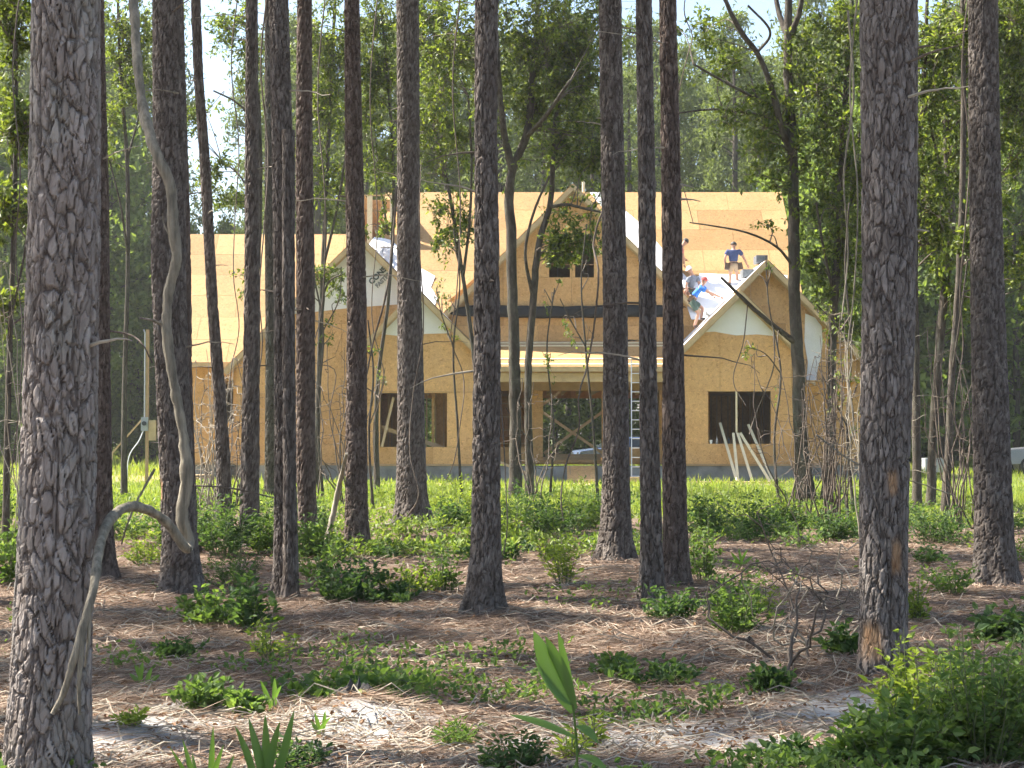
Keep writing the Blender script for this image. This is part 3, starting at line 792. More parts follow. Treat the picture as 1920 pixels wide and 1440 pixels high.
def trunk_mesh(path, Y, seed, height, nseg=72, dz=.02, cw=.045, ch=.10, depth=.011, flare=.3, scars=(), base=None, lean_up=None, ztop_extra=.8):
    """pine trunk from (py, left px, right px) samples in the plane Y"""
    rng = np.random.default_rng(seed)
    path = sorted(path, key=lambda p: -p[0])
    zs = np.array([PZ(p[0], Y) for p in path]); xs = np.array([PXX((p[1] + p[2]) / 2, Y) for p in path]); rs = np.array([(p[2] - p[1]) / 2 / FPX * Y for p in path])
    if base is not None:
        zs = np.concatenate([[base[2] - .12], zs]); xs = np.concatenate([[base[0]], xs]); rs = np.concatenate([[rs[0]], rs])
    z0 = zs[0]; ztop = zs[-1] + ztop_extra
    zz = np.arange(z0, ztop, dz)
    zup = np.arange(ztop, height, .6)
    za = np.concatenate([zz, zup, [height]])
    k = (xs[-1] - xs[-2]) / max(.1, zs[-1] - zs[-2]) * .4
    # smooth interpolation of the measured samples
    xx = np.interp(za, zs, xs); rr = np.interp(za, zs, rs)
    w = max(3, int(.5 / dz)) | 1
    def sm(a):
        n = len(zz); p = np.pad(a[:n], w // 2, mode='edge'); c = np.convolve(p, np.ones(w) / w, 'valid'); a = a.copy(); a[:n] = c; return a
    xx, rr = sm(xx), sm(rr)
    over = np.clip(za - zs[-1], 0, None)
    xx = xx + over * np.clip(k, -.02, .02); rr = rr * np.clip(1 - over / (height - zs[-1] + 1.0) * .75, .12, 1)
    yy = Y + .05 * np.sin(za * .5 + seed) * np.clip((za - z0) / 4, 0, 1)
    th = np.linspace(0, 2 * math.pi, nseg, endpoint=False) + math.pi / 2
    Z, TH = np.meshgrid(za, th, indexing='ij')
    R0 = float(np.mean(rr[:len(zz)]))
    e, ID = bark_field(TH * R0, Z, 2 * math.pi * R0, cw, ch, rng)
    e2, ID2 = bark_field(TH * R0, Z, 2 * math.pi * R0, cw * 2.3, ch * 3.2, rng)
    e3, ID3 = bark_field(TH * R0, Z, 2 * math.pi * R0, cw * .55, ch * .42, rng)
    rag = .05 * fbm(TH * R0 * 60, Z * 36, 1.0, seed + 1)
    ss = lambda t: t * t * (3 - 2 * t)
    edge = np.minimum(ss(np.clip((e + rag) / .17, 0, 1)), ss(np.clip((e2 + rag * .5) / .11, 0, 1)))
    flake = ss(np.clip(e3 / .12, 0, 1)) * (.25 + .75 * ID3)
    d = depth * (edge - 1) + depth * (.30 * (ID - .5) + .32 * flake) * edge
    d = d + depth * .12 * fbm(TH * R0 * 50, Z * 24, 1.0, seed)
    ID = .45 * ID + .55 * ID3
    gzb = base[2] if base is not None else z0
    hgt = np.clip(Z - gzb, 0, None)
    fl = flare * np.exp(-hgt / .22) * (1 + .45 * np.sin(TH * 4 + seed) + .25 * np.sin(TH * 7 + seed * 2))
    lob = 1 + .03 * np.sin(TH * 2 + Z * .7 + seed) + .02 * np.sin(TH * 3 - Z * 1.3)
    scar = np.zeros_like(Z)
    for (px, py, w_, h_) in scars:
        q = P(px, py, Y); sx = (xx[:, None] + rr[:, None] * np.cos(TH)) - q[0]
        front = np.sin(TH) < 0.1
        g = np.exp(-(sx / w_) ** 4 - ((Z - q[2]) / h_) ** 4) * front
        scar = np.maximum(scar, np.clip(g * (1.2 + .5 * fbm(TH * 9, Z * 9, 1, 3)), 0, 1))
    d = d * (1 - .8 * scar) - .012 * scar
    R = rr[:, None] * lob * (1 + fl) + d
    V = np.stack([xx[:, None] + R * np.cos(TH), yy[:, None] + R * np.sin(TH), Z], -1).reshape(-1, 3)
    n = len(za); i = np.arange(n - 1)[:, None] * nseg; j = np.arange(nseg)[None, :]; j2 = (j + 1) % nseg
    F = np.stack([i + j, i + j2, i + nseg + j2, i + nseg + j], -1).reshape(-1, 4)
    top = np.array([xx[-1], yy[-1], height]); crown = np.array([np.interp(height * .8, za, xx), Y, height * .8])
    return V, F, {'plate': ID.ravel(), 'crack': np.clip(edge * 1.25 - .1, 0, 1).ravel(), 'scar': scar.ravel()}, crown, (za, xx, yy, rr)

def crown_mesh(name, seed, nb=32, r=2.1, hgt=5.2):
    """needle crown, base of the crown at z = 0"""
    rng = np.random.default_rng(seed)
    mb = MB(); LB, LD = [], []
    for k in range(nb):
        t = rng.uniform(0, 1) ** .8; z = t * hgt; L = r * (1.05 - .75 * t) * rng.uniform(.6, 1.15); a = rng.uniform(0, 6.28)
        dirn = np.array([math.cos(a), math.sin(a), rng.uniform(-.1, .45)])
        s = np.linspace(0, 1, 5)[:, None]
        pts = np.array([0, 0, z]) + dirn * L * s + np.array([0, 0, .25]) * s * s + rng.normal(size=(5, 3)) * .06 * s
        mb.tube(pts, np.linspace(.035, .008, 5) * (1.2 - t * .6), 4, False)
        for q in range(17):
            u = rng.uniform(.55, 1.05); c = pts[0] + (pts[-1] - pts[0]) * u + rng.normal(size=3) * .22
            n = 13; LB.append(c + rng.normal(size=(n, 3)) * .05); LD.append(rng_unit(rng, n) + dirn * .6 + np.array([0, 0, .5]))
    LB = np.vstack(LB); LD = np.vstack(LD)
    V, F = leaves(LB, LD, rng.uniform(.16, .3, len(LB)), .030, rng, .1)
    me = np_mesh(name, V, F); me.materials.append(M['needle'])
    mb2 = np_mesh(name + '_limbs', np.vstack(mb.V), [np.vstack(v) for v in mb.F.values()]); mb2.materials.append(M['bark_brown'])
    return me, mb2
CROWNS = [crown_mesh('pine_crown', 11), crown_mesh('pine_crown', 12, 34, 2.2, 5.6)]

def add_crown(root, at, v):
    for nm, me in (('crown', CROWNS[v % 2][0]), ('limbs', CROWNS[v % 2][1])):
        o = bpy.data.objects.new(nm, me); C.objects.link(o); o.parent = root
        o.location = Vector(at) - Vector(ORG[root.name]); o.rotation_euler = (0, 0, v * 1.7)

PINE_GROUP = 'pines of the stand in front of the house'
def pine(base_py, path, label, seed, mat_='bark_brown', height=18, Y=None, **kw):
    Y = Y or Yof(base_py)
    low = max(path, key=lambda p: p[0])
    X = PXX((low[1] + low[2]) / 2, Y); b0 = np.array([X, Y, float(gz(X, Y))])
    root = empty('pine_tree', b0)
    w = np.mean([(p[2] - p[1]) for p in path]) / FPX * Y
    V, F, A, cr, info = trunk_mesh(path, Y, seed, height, base=b0, **kw)
    part('trunk', V, F, M[mat_], root, False, A)
    add_crown(root, (cr[0], cr[1], height - 5.4), seed)
    rgp = np.random.default_rng(seed + 500); za, xx, yy, rr = info
    for q in range(int(rgp.integers(3, 7))):             # dead stubs and bare twigs left on the trunk
        zq = rgp.uniform(1.2 + .05 * Y, PZ(20, Y)); xq, rq = np.interp(zq, za, xx), np.interp(zq, za, rr); a = rgp.choice([0, math.pi]) + rgp.normal() * .7
        L = rgp.uniform(.06, .22) if q % 2 else rgp.uniform(.3, .9); L *= min(1, Y / 16); d = np.array([math.cos(a), math.sin(a) - .2, rgp.uniform(-.15, .35)])
        p0 = np.array([xq + rq * .8 * math.cos(a), Y + rq * .8 * math.sin(a), zq]); tt = np.linspace(0, 1, 7)[:, None]
        pts = p0 + d * L * tt + np.array([0, 0, -.18 * L]) * tt ** 2 + rgp.normal(size=(7, 3)) * .02 * L * tt
        mbq = MB(); mbq.tube(pts, np.linspace(.011, .003, 7) * (1.3 if q % 2 else 1), 5); mbq.build('dead_branch', M['dead'] if q % 3 else M['twig'], root)
    tag(root, label, 'tree', PINE_GROUP)
    return root, info
NEAR = dict(nseg=150, dz=.0095, cw=.05, ch=.15, depth=.013)
MID = dict(nseg=80, dz=.022, cw=.05, ch=.15, depth=.013, flare=.42)
FAR = dict(nseg=44, dz=.045, cw=.06, ch=.13, depth=.014)
T1, I1 = pine(1477, [(0, 58, 183), (250, 54, 186), (480, 50, 186), (700, 46, 183), (900, 42, 181), (1100, 34, 175), (1300, 26, 171), (1440, 20, 170)], 'thick grey-barked pine with a pale dead vine hooked across its foot', 21, 'bark_near', 17, Y=7.25, **{**NEAR, 'flare': .12})
pine(1078, [(0, 142, 187), (400, 150, 202), (700, 157, 208), (1000, 163, 214), (1060, 162, 218)], 'reddish pine mostly hidden behind the thick grey-barked pine', 22, 'bark_red', 18, **MID)
pine(1100, [(0, 280, 334), (250, 284, 344), (480, 282, 345), (700, 293, 354), (900, 302, 366), (1040, 306, 374), (1080, 306, 380)], 'dark pine behind the upright length of the twisted pale vine', 23, 'bark_brown', 18, scars=[(305, 918, .02, .10)], **MID)
pine(1045, [(0, 302, 338), (450, 314, 353), (700, 320, 359), (1000, 327, 372), (1040, 326, 374)], 'slim reddish pine tucked close behind the dark vine-draped pine', 24, 'bark_red', 18, **FAR)
pine(1005, [(0, 354, 372), (150, 360, 378), (300, 371, 391), (560, 385, 405), (740, 400, 422), (860, 406, 432), (1000, 409, 437)], 'slender leaning pine in front of the house\'s left roof end', 25, 'bark_brown', 18, **FAR)
pine(1028, [(0, 459, 480), (300, 457, 484), (600, 456, 486), (900, 452, 486), (1020, 452, 487)], 'straight dark pine in front of the left wing\'s wall corner', 26, 'bark_brown', 17, **FAR)
pine(936, [(0, 492, 505), (250, 494, 511), (600, 497, 514), (900, 497, 517), (930, 496, 518)], 'thin far pine just left of the double-stemmed pine', 27, 'bark_oak', 24, **FAR)
T7, I7 = pine(1118, [(0, 502, 537), (250, 508, 547), (600, 514, 548), (900, 515, 548), (1100, 515, 548)], 'double-stemmed pine with a second dead stem fused along its side', 28, 'bark_brown', 18, **MID)
V, F, A, cr, _ = trunk_mesh([(254, 527, 550), (600, 530, 553), (900, 532, 557), (1110, 533, 561)], Yof(1120) - .06, 29, PZ(250, Yof(1120)) + .02, base=np.array([PXX(547, Yof(1120)), Yof(1120), 0.0]), ztop_extra=.0, **MID)
part('second_stem', V, F, M['bark_brown'], T7, True, A)
pine(1018, [(0, 553, 581), (300, 552, 584), (600, 555, 589), (900, 557, 593), (1010, 562, 597)], 'dark pine standing just right of the double-stemmed pine', 30, 'bark_red', 18, **FAR)
pine(1038, [(0, 643, 672), (300, 645, 679), (600, 650, 686), (900, 649, 689), (1030, 648, 691)], 'pine with a pale broken pole leaning against its foot', 31, 'bark_red', 18, **MID)
pine(986, [(0, 742, 783), (250, 744, 787), (500, 743, 788), (800, 746, 796), (930, 744, 800), (980, 744, 803)], 'stout pine with wide root flare in front of the left gable window', 32, 'bark_brown', 19, **{**MID, 'flare': .55, 'dz': .04})
pine(1165, [(0, 890, 935), (250, 889, 932), (600, 888, 938), (900, 887, 938), (1050, 884, 938), (1150, 878, 936)], 'pine on a low needle mound between left gable and porch', 33, 'bark_brown', 18, **MID)
pine(1060, [(0, 1125, 1166), (300, 1127, 1171), (600, 1130, 1177), (850, 1130, 1180), (1050, 1127, 1183)], 'straight stout pine in front of the porch ladder side', 34, 'bark_brown', 19, **MID)
pine(1125, [(0, 1195, 1224), (350, 1197, 1229), (700, 1198, 1231), (950, 1200, 1240), (1115, 1201, 1243)], 'slim pine with pale flaking edge, left one of a close pair', 35, 'bark_brown', 18, **MID)
pine(1102, [(0, 1240, 1271), (300, 1242, 1277), (600, 1243, 1281), (850, 1241, 1286), (1090, 1243, 1291)], 'dark reddish pine, right one of the close pair by the porch', 36, 'bark_red', 18, **MID)
pine(1286, [(0, 1623, 1728), (300, 1623, 1723), (600, 1620, 1716), (900, 1612, 1702), (1100, 1611, 1699), (1270, 1608, 1698)], 'large grey-brown pine with orange bark scars near its foot', 37, 'bark_mid', 18, scars=[(1663, 905, .035, .07), (1672, 1040, .035, .10), (1630, 1200, .05, .11)], **{**NEAR, 'dz': .016, 'flare': .18})
pine(1093, [(0, 1822, 1877), (300, 1824, 1881), (600, 1825, 1886), (900, 1827, 1895), (1060, 1828, 1900)], 'tall straight pine standing beside the parked pickup', 38, 'bark_brown', 19, **MID)
# unseen pines added left and right of the view to shade the floor
rng = np.random.default_rng(77)
spots = [(-4.1, 11.0), (-6.3, 13.6), (-9.8, 14.2), (-14.6, 21.8), (-7.6, 17.8), (-10.6, 19.8), (-12.9, 17.2), (-9.0, 23.4), (-5.6, 15.2), (-9.2, 27.8), (-7.4, 10.1), (-10.9, 10.6),
         (-3.9, 6.6), (-6.6, 7.2), (5.6, 12.4), (7.9, 17.4), (4.4, 8.0), (9.9, 23.0), (10.8, 16.5), (-14.8, 14.8)]
proto = {}
for k, (x, y) in enumerate(spots):
    root = empty('pine_tree', (x, y, float(gz(x, y))))
    v = k % 2
    if v not in proto:
        V, F, A, cr, _ = trunk_mesh([(0, 930, 990), (900, 925, 995)], 15.0, 90 + v, 17.5, base=np.array([0, 15.0, 0.]), **FAR)
        me = np_mesh('trunk', V - np.array([0, 15.0, 0]), F, True, A); me.materials.append(M['bark_brown']); proto[v] = me
    o = bpy.data.objects.new('trunk', proto[v]); C.objects.link(o); o.parent = root; o.rotation_euler = (0, 0, k * 1.1)
    add_crown(root, (x, y, 11.8 + float(gz(x, y)) + .6 * (k % 3)), k)
    tag(root, 'unseen pine added to the stand outside the view to shade the forest floor', 'tree', 'unseen pines added for shade')

# ------------------------------------------------------------------ broadleaf understory trees
def near_pt(nodes, p):
    d = np.linalg.norm(nodes - p, axis=1); return nodes[np.argmin(d)]
def broadleaf(limbs, blobs, label, seed, Y, leafm='oak_leaf', leaf=(.09, .16), group='broadleaf trees among the pines', name='broadleaf_tree', bark='bark_oak', dens=2.3, bare=0.0, droop=0.0):
    """limbs: lists of (px, py, radius px[, dY]); blobs: (px, py, rx, ry, leaves)"""
    rng = np.random.default_rng(seed)
    first = limbs[0][0]
    b0 = P(first[0], first[1], Y); b0[2] = float(gz(b0[0], b0[1]))
    root = empty(name, b0)
    mb = MB(); nodes = []
    for li, L in enumerate(limbs):
        pts = [P(q[0], q[1], Y + (q[3] if len(q) > 3 else 0)) for q in L]
        if li == 0: pts[0][2] = b0[2] - .1
        rad = np.array([q[2] for q in L]) / FPX * Y
        n = max(8, len(L) * 7)
        sp_ = spline(pts, n)
        dd = np.linspace(0, 1, n); rr = np.interp(dd, np.linspace(0, 1, len(rad)), rad)
        sp_ = sp_ + rng.normal(size=sp_.shape) * rr[:, None] * .05
        if li == 0: rr = rr * (1 + .35 * np.exp(-np.arange(n) / 1.5))
        mb.tube(sp_, rr, 9); nodes.append(sp_[n // 4 if li == 0 else 0:])
    tr = mb.build('trunk', M[bark], root, True)
    nV = len(tr.data.vertices)
    for nm, val in (('plate', rng.uniform(0, 1, nV)), ('crack', np.ones(nV)), ('scar', np.zeros(nV))):
        a = tr.data.attributes.new(nm, 'FLOAT', 'POINT'); a.data.foreach_set('value', val.astype(np.float32))
    nodes = np.vstack(nodes)
    tw = MB(); LB, LD = [], []
    for (px, py, rx, ry, nl) in blobs:
        per = 16; nt_ = max(2, int(nl * dens / per))
        hub_n = max(2, nt_ // 9)
        hubs = []
        for h in range(hub_n):
            a = rng.normal(size=2) * .62; q = P(px + np.clip(a[0], -1.3, 1.3) * rx, py + np.clip(a[1], -1.3, 1.3) * ry, Y + rng.normal() * rx / FPX * Y * .55)
            s0 = near_pt(nodes, q - np.array([0, 0, .3])); mid = (s0 + q) / 2 + rng.normal(size=3) * .12 + np.array([0, 0, .12])
            tw.tube(spline([s0, mid, q], 7), np.linspace(.016, .006, 7), 4, False); hubs.append(q)
        hubs = np.array(hubs)
        for t in range(nt_):
            hb = hubs[rng.integers(hub_n)]
            e = P(px, py, Y) + (hb - P(px, py, Y)) * .8 + rng.normal(size=3) * np.array([rx * .6, rx * .5, ry * .55]) / FPX * Y
            s = np.linspace(0, 1, 5)[:, None]
            pts = hb + (e - hb) * s + rng.normal(size=(5, 3)) * .04 - np.array([0, 0, droop]) * s * s
            tw.tube(pts, np.linspace(.006, .0025, 5), 3, False)
            if rng.uniform() < bare: continue
            n = rng.integers(per - 5, per + 6)
            u = rng.uniform(.3, 1.0, n)[:, None]
            LB.append(pts[0] + (pts[-1] - pts[0]) * u + rng.normal(size=(n, 3)) * .035)
            dv_ = (pts[-1] - pts[0]); dv_ /= np.linalg.norm(dv_) + 1e-6
            LD.append(dv_ * .6 + rng.normal(size=(n, 3)) * .75 + np.array([0, 0, -.15]))
    if tw.V: tag(tw.build('twigs', M['twig'], root), kind='stuff')
    if LB:
        LB = np.vstack(LB); LD = np.vstack(LD)
        l_ = rng.uniform(leaf[0], leaf[1], len(LB))
        V, F = leaves(LB, LD, l_, l_ * .48, rng, .15)
        part('crown', V, F, M[leafm], root)
    tag(root, label, 'tree', group)
    return root

broadleaf([[(966, 942, 13), (966, 800, 11), (962, 600, 11), (958, 450, 10), (960, 320, 10), (985, 260, 8), (998, 150, 7), (1005, 60, 5, .4), (1010, -60, 3, .6)],
           [(960, 320, 8), (945, 250, 6, -.3), (936, 160, 5, -.6), (930, 60, 3.5, -.8), (925, -40, 2)],
           [(998, 150, 5), (1030, 90, 4, .8), (1060, 10, 3, 1.2)], [(985, 260, 5), (1025, 215, 4, -1), (1070, 150, 3, -1.6)]],
          [(1000, 60, 75, 90, 1500), (960, 200, 45, 80, 500), (1080, 90, 70, 90, 1500), (1090, 210, 55, 80, 900), (1010, 180, 50, 60, 400), (900, 60, 45, 60, 500), (850, 90, 50, 90, 900)],
          'forked grey broadleaf tree in front of the porch', 201, 38.4)
broadleaf([[(993, 942, 9), (992, 850, 8), (990, 700, 7), (1000, 560, 7), (1012, 450, 7), (1032, 380, 6), (1036, 300, 5), (1042, 220, 4, .3), (1062, 150, 3, .6), (1075, 60, 2.5, .8)],
           [(1032, 388, 3.5), (1065, 384, 3, -.4), (1100, 392, 2.5, -.6), (1128, 398, 2, -.8)], [(1000, 560, 4), (985, 470, 3, -.4), (1000, 400, 2.5, -.6), (1030, 330, 2, -.8)]],
          [(1075, 455, 42, 40, 620), (1045, 430, 30, 30, 160), (1035, 470, 25, 25, 120), (1065, 130, 60, 80, 900), (1110, 300, 40, 60, 500), (1060, 280, 40, 50, 350)],
          'slender curved broadleaf tree rising beside the forked tree', 202, 38.2)
broadleaf([[(905, 925, 5), (885, 640, 4), (868, 520, 4), (842, 360, 3.5), (820, 260, 3, .3), (800, 120, 2.4, .6), (790, 0, 2, .8)],
           [(868, 520, 3), (880, 420, 2.6, -.3), (884, 300, 2.2, -.6), (878, 180, 2, -.8)], [(842, 360, 2.4), (822, 300, 2, .5), (800, 250, 1.6, .9)]],
          [(850, 410, 36, 50, 420), (835, 460, 25, 30, 130), (830, 120, 60, 100, 1300), (815, 260, 45, 70, 700), (860, 250, 40, 80, 500), (800, 30, 50, 50, 700)],
          'thin many-stemmed broadleaf sapling behind the mound pine', 203, 41.0)
broadleaf([[(1515, 952, 20), (1503, 850, 13), (1497, 700, 12), (1490, 550, 11), (1488, 380, 11), (1483, 230, 10), (1478, 120, 9), (1478, 50, 8), (1480, -60, 6)],
           [(1480, 70, 6), (1497, 30, 5, -.3), (1508, -40, 4, -.5)], [(1480, 75, 6), (1462, 30, 5, .3), (1450, -40, 4, .5)],
           [(1487, 300, 7), (1462, 225, 6, -.5), (1448, 170, 6, -.7), (1420, 100, 5, -.9), (1390, 60, 5, -1.1), (1360, 0, 4, -1.3), (1340, -60, 3, -1.5)],
           [(1420, 100, 3), (1440, 50, 2.5, -1.3), (1402, 10, 2, -1.5)], [(1486, 235, 3.4), (1420, 215, 3, .6), (1340, 205, 2.4, 1.0), (1270, 212, 1.6, 1.2)],
           [(1488, 640, 6, -.05), (1450, 610, 4.5, -.3), (1420, 585, 4, -.5), (1385, 552, 3.5, -.6), (1352, 520, 2.2, -.7)],
           [(1488, 500, 3), (1455, 462, 2.4, -.4), (1400, 436, 2, -.7), (1340, 424, 1.6, -.9), (1293, 417, 1.2, -1)],
           [(1450, 200, 3.5), (1370, 160, 2.6, -1), (1300, 120, 2, -1.2)]],
          [(1390, 120, 55, 60, 420), (1420, 200, 60, 45, 900), (1360, 60, 50, 40, 220), (1460, 260, 45, 60, 700), (1440, 330, 30, 40, 240), (1510, 120, 40, 80, 420), (1500, 220, 35, 60, 500), (1425, 300, 30, 20, 120), (1350, 100, 40, 30, 200), (1405, 330, 12, 10, 40), (1440, 420, 25, 16, 50), (1300, 30, 40, 30, 160)],
          'twin-stemmed dark broadleaf tree with a dead bough in front of the right gable', 204, 35.6, dens=1.1)
broadleaf([[(1548, 958, 12), (1556, 850, 8), (1560, 720, 8), (1562, 600, 8), (1572, 450, 7), (1578, 300, 6), (1590, 120, 5, .3), (1600, -40, 4, .5)],
           [(1572, 450, 3.5), (1600, 360, 3, .5), (1612, 240, 2.5, .8)], [(1565, 560, 3), (1545, 470, 2.5, -.4), (1530, 380, 2, -.7)]],
          [(1570, 130, 50, 80, 1300), (1550, 260, 45, 80, 1300), (1590, 350, 40, 90, 1500), (1560, 420, 45, 70, 1100), (1535, 500, 28, 50, 420), (1590, 520, 36, 70, 900), (1600, 620, 24, 40, 300), (1600, 60, 40, 60, 800)],
          'leafy olive-green broadleaf tree filling the gap left of the scarred pine', 205, 35.4, bare=.15, dens=1.5)
broadleaf([[(1720, 962, 9), (1718, 800, 8), (1717, 650, 7), (1715, 500, 6), (1722, 300, 5), (1735, 100, 4), (1740, -40, 3)]],
          [(1745, 200, 40, 90, 900), (1740, 380, 36, 90, 900), (1750, 80, 40, 60, 600)],
          'thin straight broadleaf stem just right of the scarred pine', 206, 32.5, bare=.1)
broadleaf([[(1745, 958, 9), (1748, 850, 8), (1758, 700, 8), (1770, 560, 8), (1785, 420, 7), (1776, 300, 6), (1772, 100, 5), (1770, -40, 4)],
           [(1785, 420, 4), (1760, 300, 3, -.5), (1735, 200, 2.6, -.8)]],
          [(1780, 120, 40, 90, 900), (1800, 260, 40, 80, 900), (1765, 470, 36, 60, 500), (1790, 560, 26, 70, 340)],
          'dark curving broadleaf stem between the scarred pine and tall pine', 207, 33.5, bare=.15)
broadleaf([[(1770, 972, 8), (1778, 860, 7), (1785, 700, 6), (1798, 520, 6), (1806, 300, 6), (1806, 100, 5), (1804, -40, 4)],
           [(1798, 520, 3), (1830, 400, 2.4, .4), (1870, 330, 2, .7), (1915, 300, 1.6, .9)], [(1785, 700, 2.2), (1800, 600, 1.8, -.4), (1815, 480, 1.4, -.6)]],
          [(1810, 60, 40, 60, 600), (1900, 60, 40, 80, 900), (1905, 220, 30, 90, 800), (1880, 380, 36, 60, 380), (1905, 480, 30, 50, 420), (1800, 420, 24, 60, 300)],
          'pale-barked broadleaf stem close behind the tall straight pine', 208, 31.0, bare=.15)
broadleaf([[(592, 915, 6), (598, 700, 5), (606, 500, 5), (612, 350, 4), (620, 180, 3.5, .3), (628, 0, 3, .5)], [(606, 500, 3), (630, 400, 2.4, -.3), (650, 280, 2, -.5)], [(603, 560, 2.4), (620, 525, 2, -.4), (640, 515, 1.5, -.7)]],
          [(615, 60, 50, 70, 1100), (620, 190, 40, 70, 900), (605, 320, 40, 70, 500), (630, 380, 30, 50, 220), (612, 530, 30, 26, 240)],
          'broadleaf sapling between the dark pine and the pole-propped pine', 209, 44.0)
broadleaf([[(706, 905, 6), (708, 720, 4.5), (728, 560, 3.6), (736, 440, 3), (738, 340, 3), (730, 180, 3), (715, 20, 2.5)], [(728, 440, 2.4), (712, 340, 2, .4), (700, 220, 1.6, .6)]],
          [(710, 60, 45, 70, 1100), (700, 190, 40, 70, 900), (720, 290, 36, 60, 500), (705, 130, 24, 30, 400), (715, 400, 26, 22, 60), (700, 425, 18, 14, 50)],
          'broadleaf sapling rising in front of the left big gable', 210, 45.0)
broadleaf([[(478, 925, 6), (480, 700, 5), (484, 500, 5), (488, 300, 5), (484, 180, 4), (470, 60, 3), (462, -40, 2)], [(488, 300, 3), (470, 220, 2.6, -.4), (440, 190, 2, -.8), (400, 170, 1.6, -1)], [(484, 430, 2.4), (450, 330, 2, .4), (415, 300, 1.6, .7)]],
          [(415, 70, 45, 40, 420), (440, 20, 40, 30, 420), (420, 300, 36, 24, 240), (400, 350, 30, 26, 220), (440, 385, 30, 22, 200), (470, 120, 24, 60, 240), (360, 260, 20, 50, 140), (435, 150, 30, 30, 120), (448, 545, 20, 12, 40), (470, 520, 18, 14, 60), (390, 200, 24, 30, 100)],
          'thin dark broadleaf tree whose sparse leaves hang against open sky', 211, 42.0, dens=1.4)
broadleaf([[(10, 1010, 7), (14, 800, 6), (20, 600, 5), (28, 350, 4.5), (30, 100, 4), (28, -40, 3)], [(20, 600, 2.5), (45, 480, 2, -.3), (60, 380, 1.6, -.5)], [(28, 350, 2.5), (10, 240, 2, .4), (-10, 160, 1.6, .6)]],
          [(25, 60, 40, 60, 520), (20, 220, 40, 80, 600), (30, 400, 36, 70, 420), (15, 560, 30, 50, 200)],
          'twiggy broadleaf tree left of the thick grey-barked pine', 212, 24.0, bare=.35)
broadleaf([[(232, 935, 6), (234, 700, 5), (240, 480, 4), (238, 300, 4), (225, 120, 3), (220, -40, 2.5)], [(240, 480, 2.4), (225, 380, 2, -.4), (205, 300, 1.6, -.6)], [(238, 300, 2.4), (262, 210, 2, .4), (275, 120, 1.6, .6)]],
          [(225, 60, 40, 60, 600), (245, 170, 36, 60, 500), (220, 250, 30, 40, 240), (262, 90, 24, 50, 300)],
          'broadleaf tree seen between the thick grey pine and the vine-draped pine', 213, 40.0)

for q, (limb, blobs_, Yw, lab) in enumerate([
    ([[(1122, 955, 3), (1112, 800, 2.4), (1098, 650, 2), (1090, 520, 1.6), (1100, 420, 1.2)], [(1098, 650, 1.4), (1070, 600, 1.1, -.3), (1050, 560, .9, -.5)]], [(1095, 630, 30, 60, 90), (1060, 580, 24, 30, 60), (1100, 500, 25, 40, 70)], 36, 'thin whip of a sapling crossing the porch front'),
    ([[(866, 950, 3), (858, 800, 2.4), (850, 650, 2), (862, 520, 1.6), (850, 430, 1.2)], [(850, 650, 1.4), (828, 590, 1.1, -.3), (818, 540, .9, -.5)]], [(855, 600, 26, 60, 100), (830, 560, 24, 30, 60), (850, 480, 20, 30, 60)], 37, 'thin whip of a sapling by the left gable\'s right rake'),
    ([[(1602, 968, 3.4), (1588, 800, 2.8), (1596, 650, 2.4), (1585, 500, 2), (1592, 380, 1.6)], [(1596, 650, 1.6), (1560, 600, 1.3, -.3), (1530, 570, 1, -.5)], [(1588, 800, 1.6), (1555, 730, 1.3, -.3), (1535, 690, 1, -.4)]], [(1590, 700, 30, 80, 150), (1550, 600, 36, 50, 160), (1600, 800, 20, 50, 60), (1545, 720, 24, 40, 60)], 31, 'thin leafy sapling before the right gable\'s side'),
    ([[(606, 950, 3), (596, 760, 2.4), (606, 620, 2), (585, 500, 1.4)], [(606, 620, 1.4), (636, 560, 1.1, -.2), (640, 500, .9, -.3)]], [(605, 640, 30, 50, 80), (575, 530, 20, 24, 60), (632, 545, 20, 26, 60)], 38, 'thin whip of a sapling before the left big gable'),
    ([[(1462, 965, 3), (1452, 820, 2.4), (1464, 700, 2), (1440, 560, 1.4), (1436, 480, 1)], [(1464, 700, 1.3), (1430, 660, 1, -.2), (1400, 650, .8, -.3)]], [(1450, 680, 24, 60, 50), (1432, 520, 20, 30, 40), (1410, 655, 16, 12, 26)], 33, 'thin bare sapling before the right gable window'),
    ([[(700, 955, 3), (692, 800, 2.4), (700, 700, 2), (690, 600, 1.4)], [(692, 800, 1.3), (715, 730, 1, -.2), (722, 690, .8, -.3)]], [(696, 660, 20, 50, 50), (716, 710, 14, 20, 20)], 34, 'thin twiggy sapling beside the left gable window'),
    ([[(1030, 950, 2.6), (1038, 800, 2), (1026, 640, 1.6), (1040, 540, 1.2)]], [(1030, 620, 22, 60, 70), (1040, 530, 20, 24, 50)], 37.5, 'thin twiggy sapling rising through the porch view')]):
    broadleaf(limb, blobs_, lab, 240 + q, Yw, dens=1.0, bare=.35, leaf=(.07, .12))

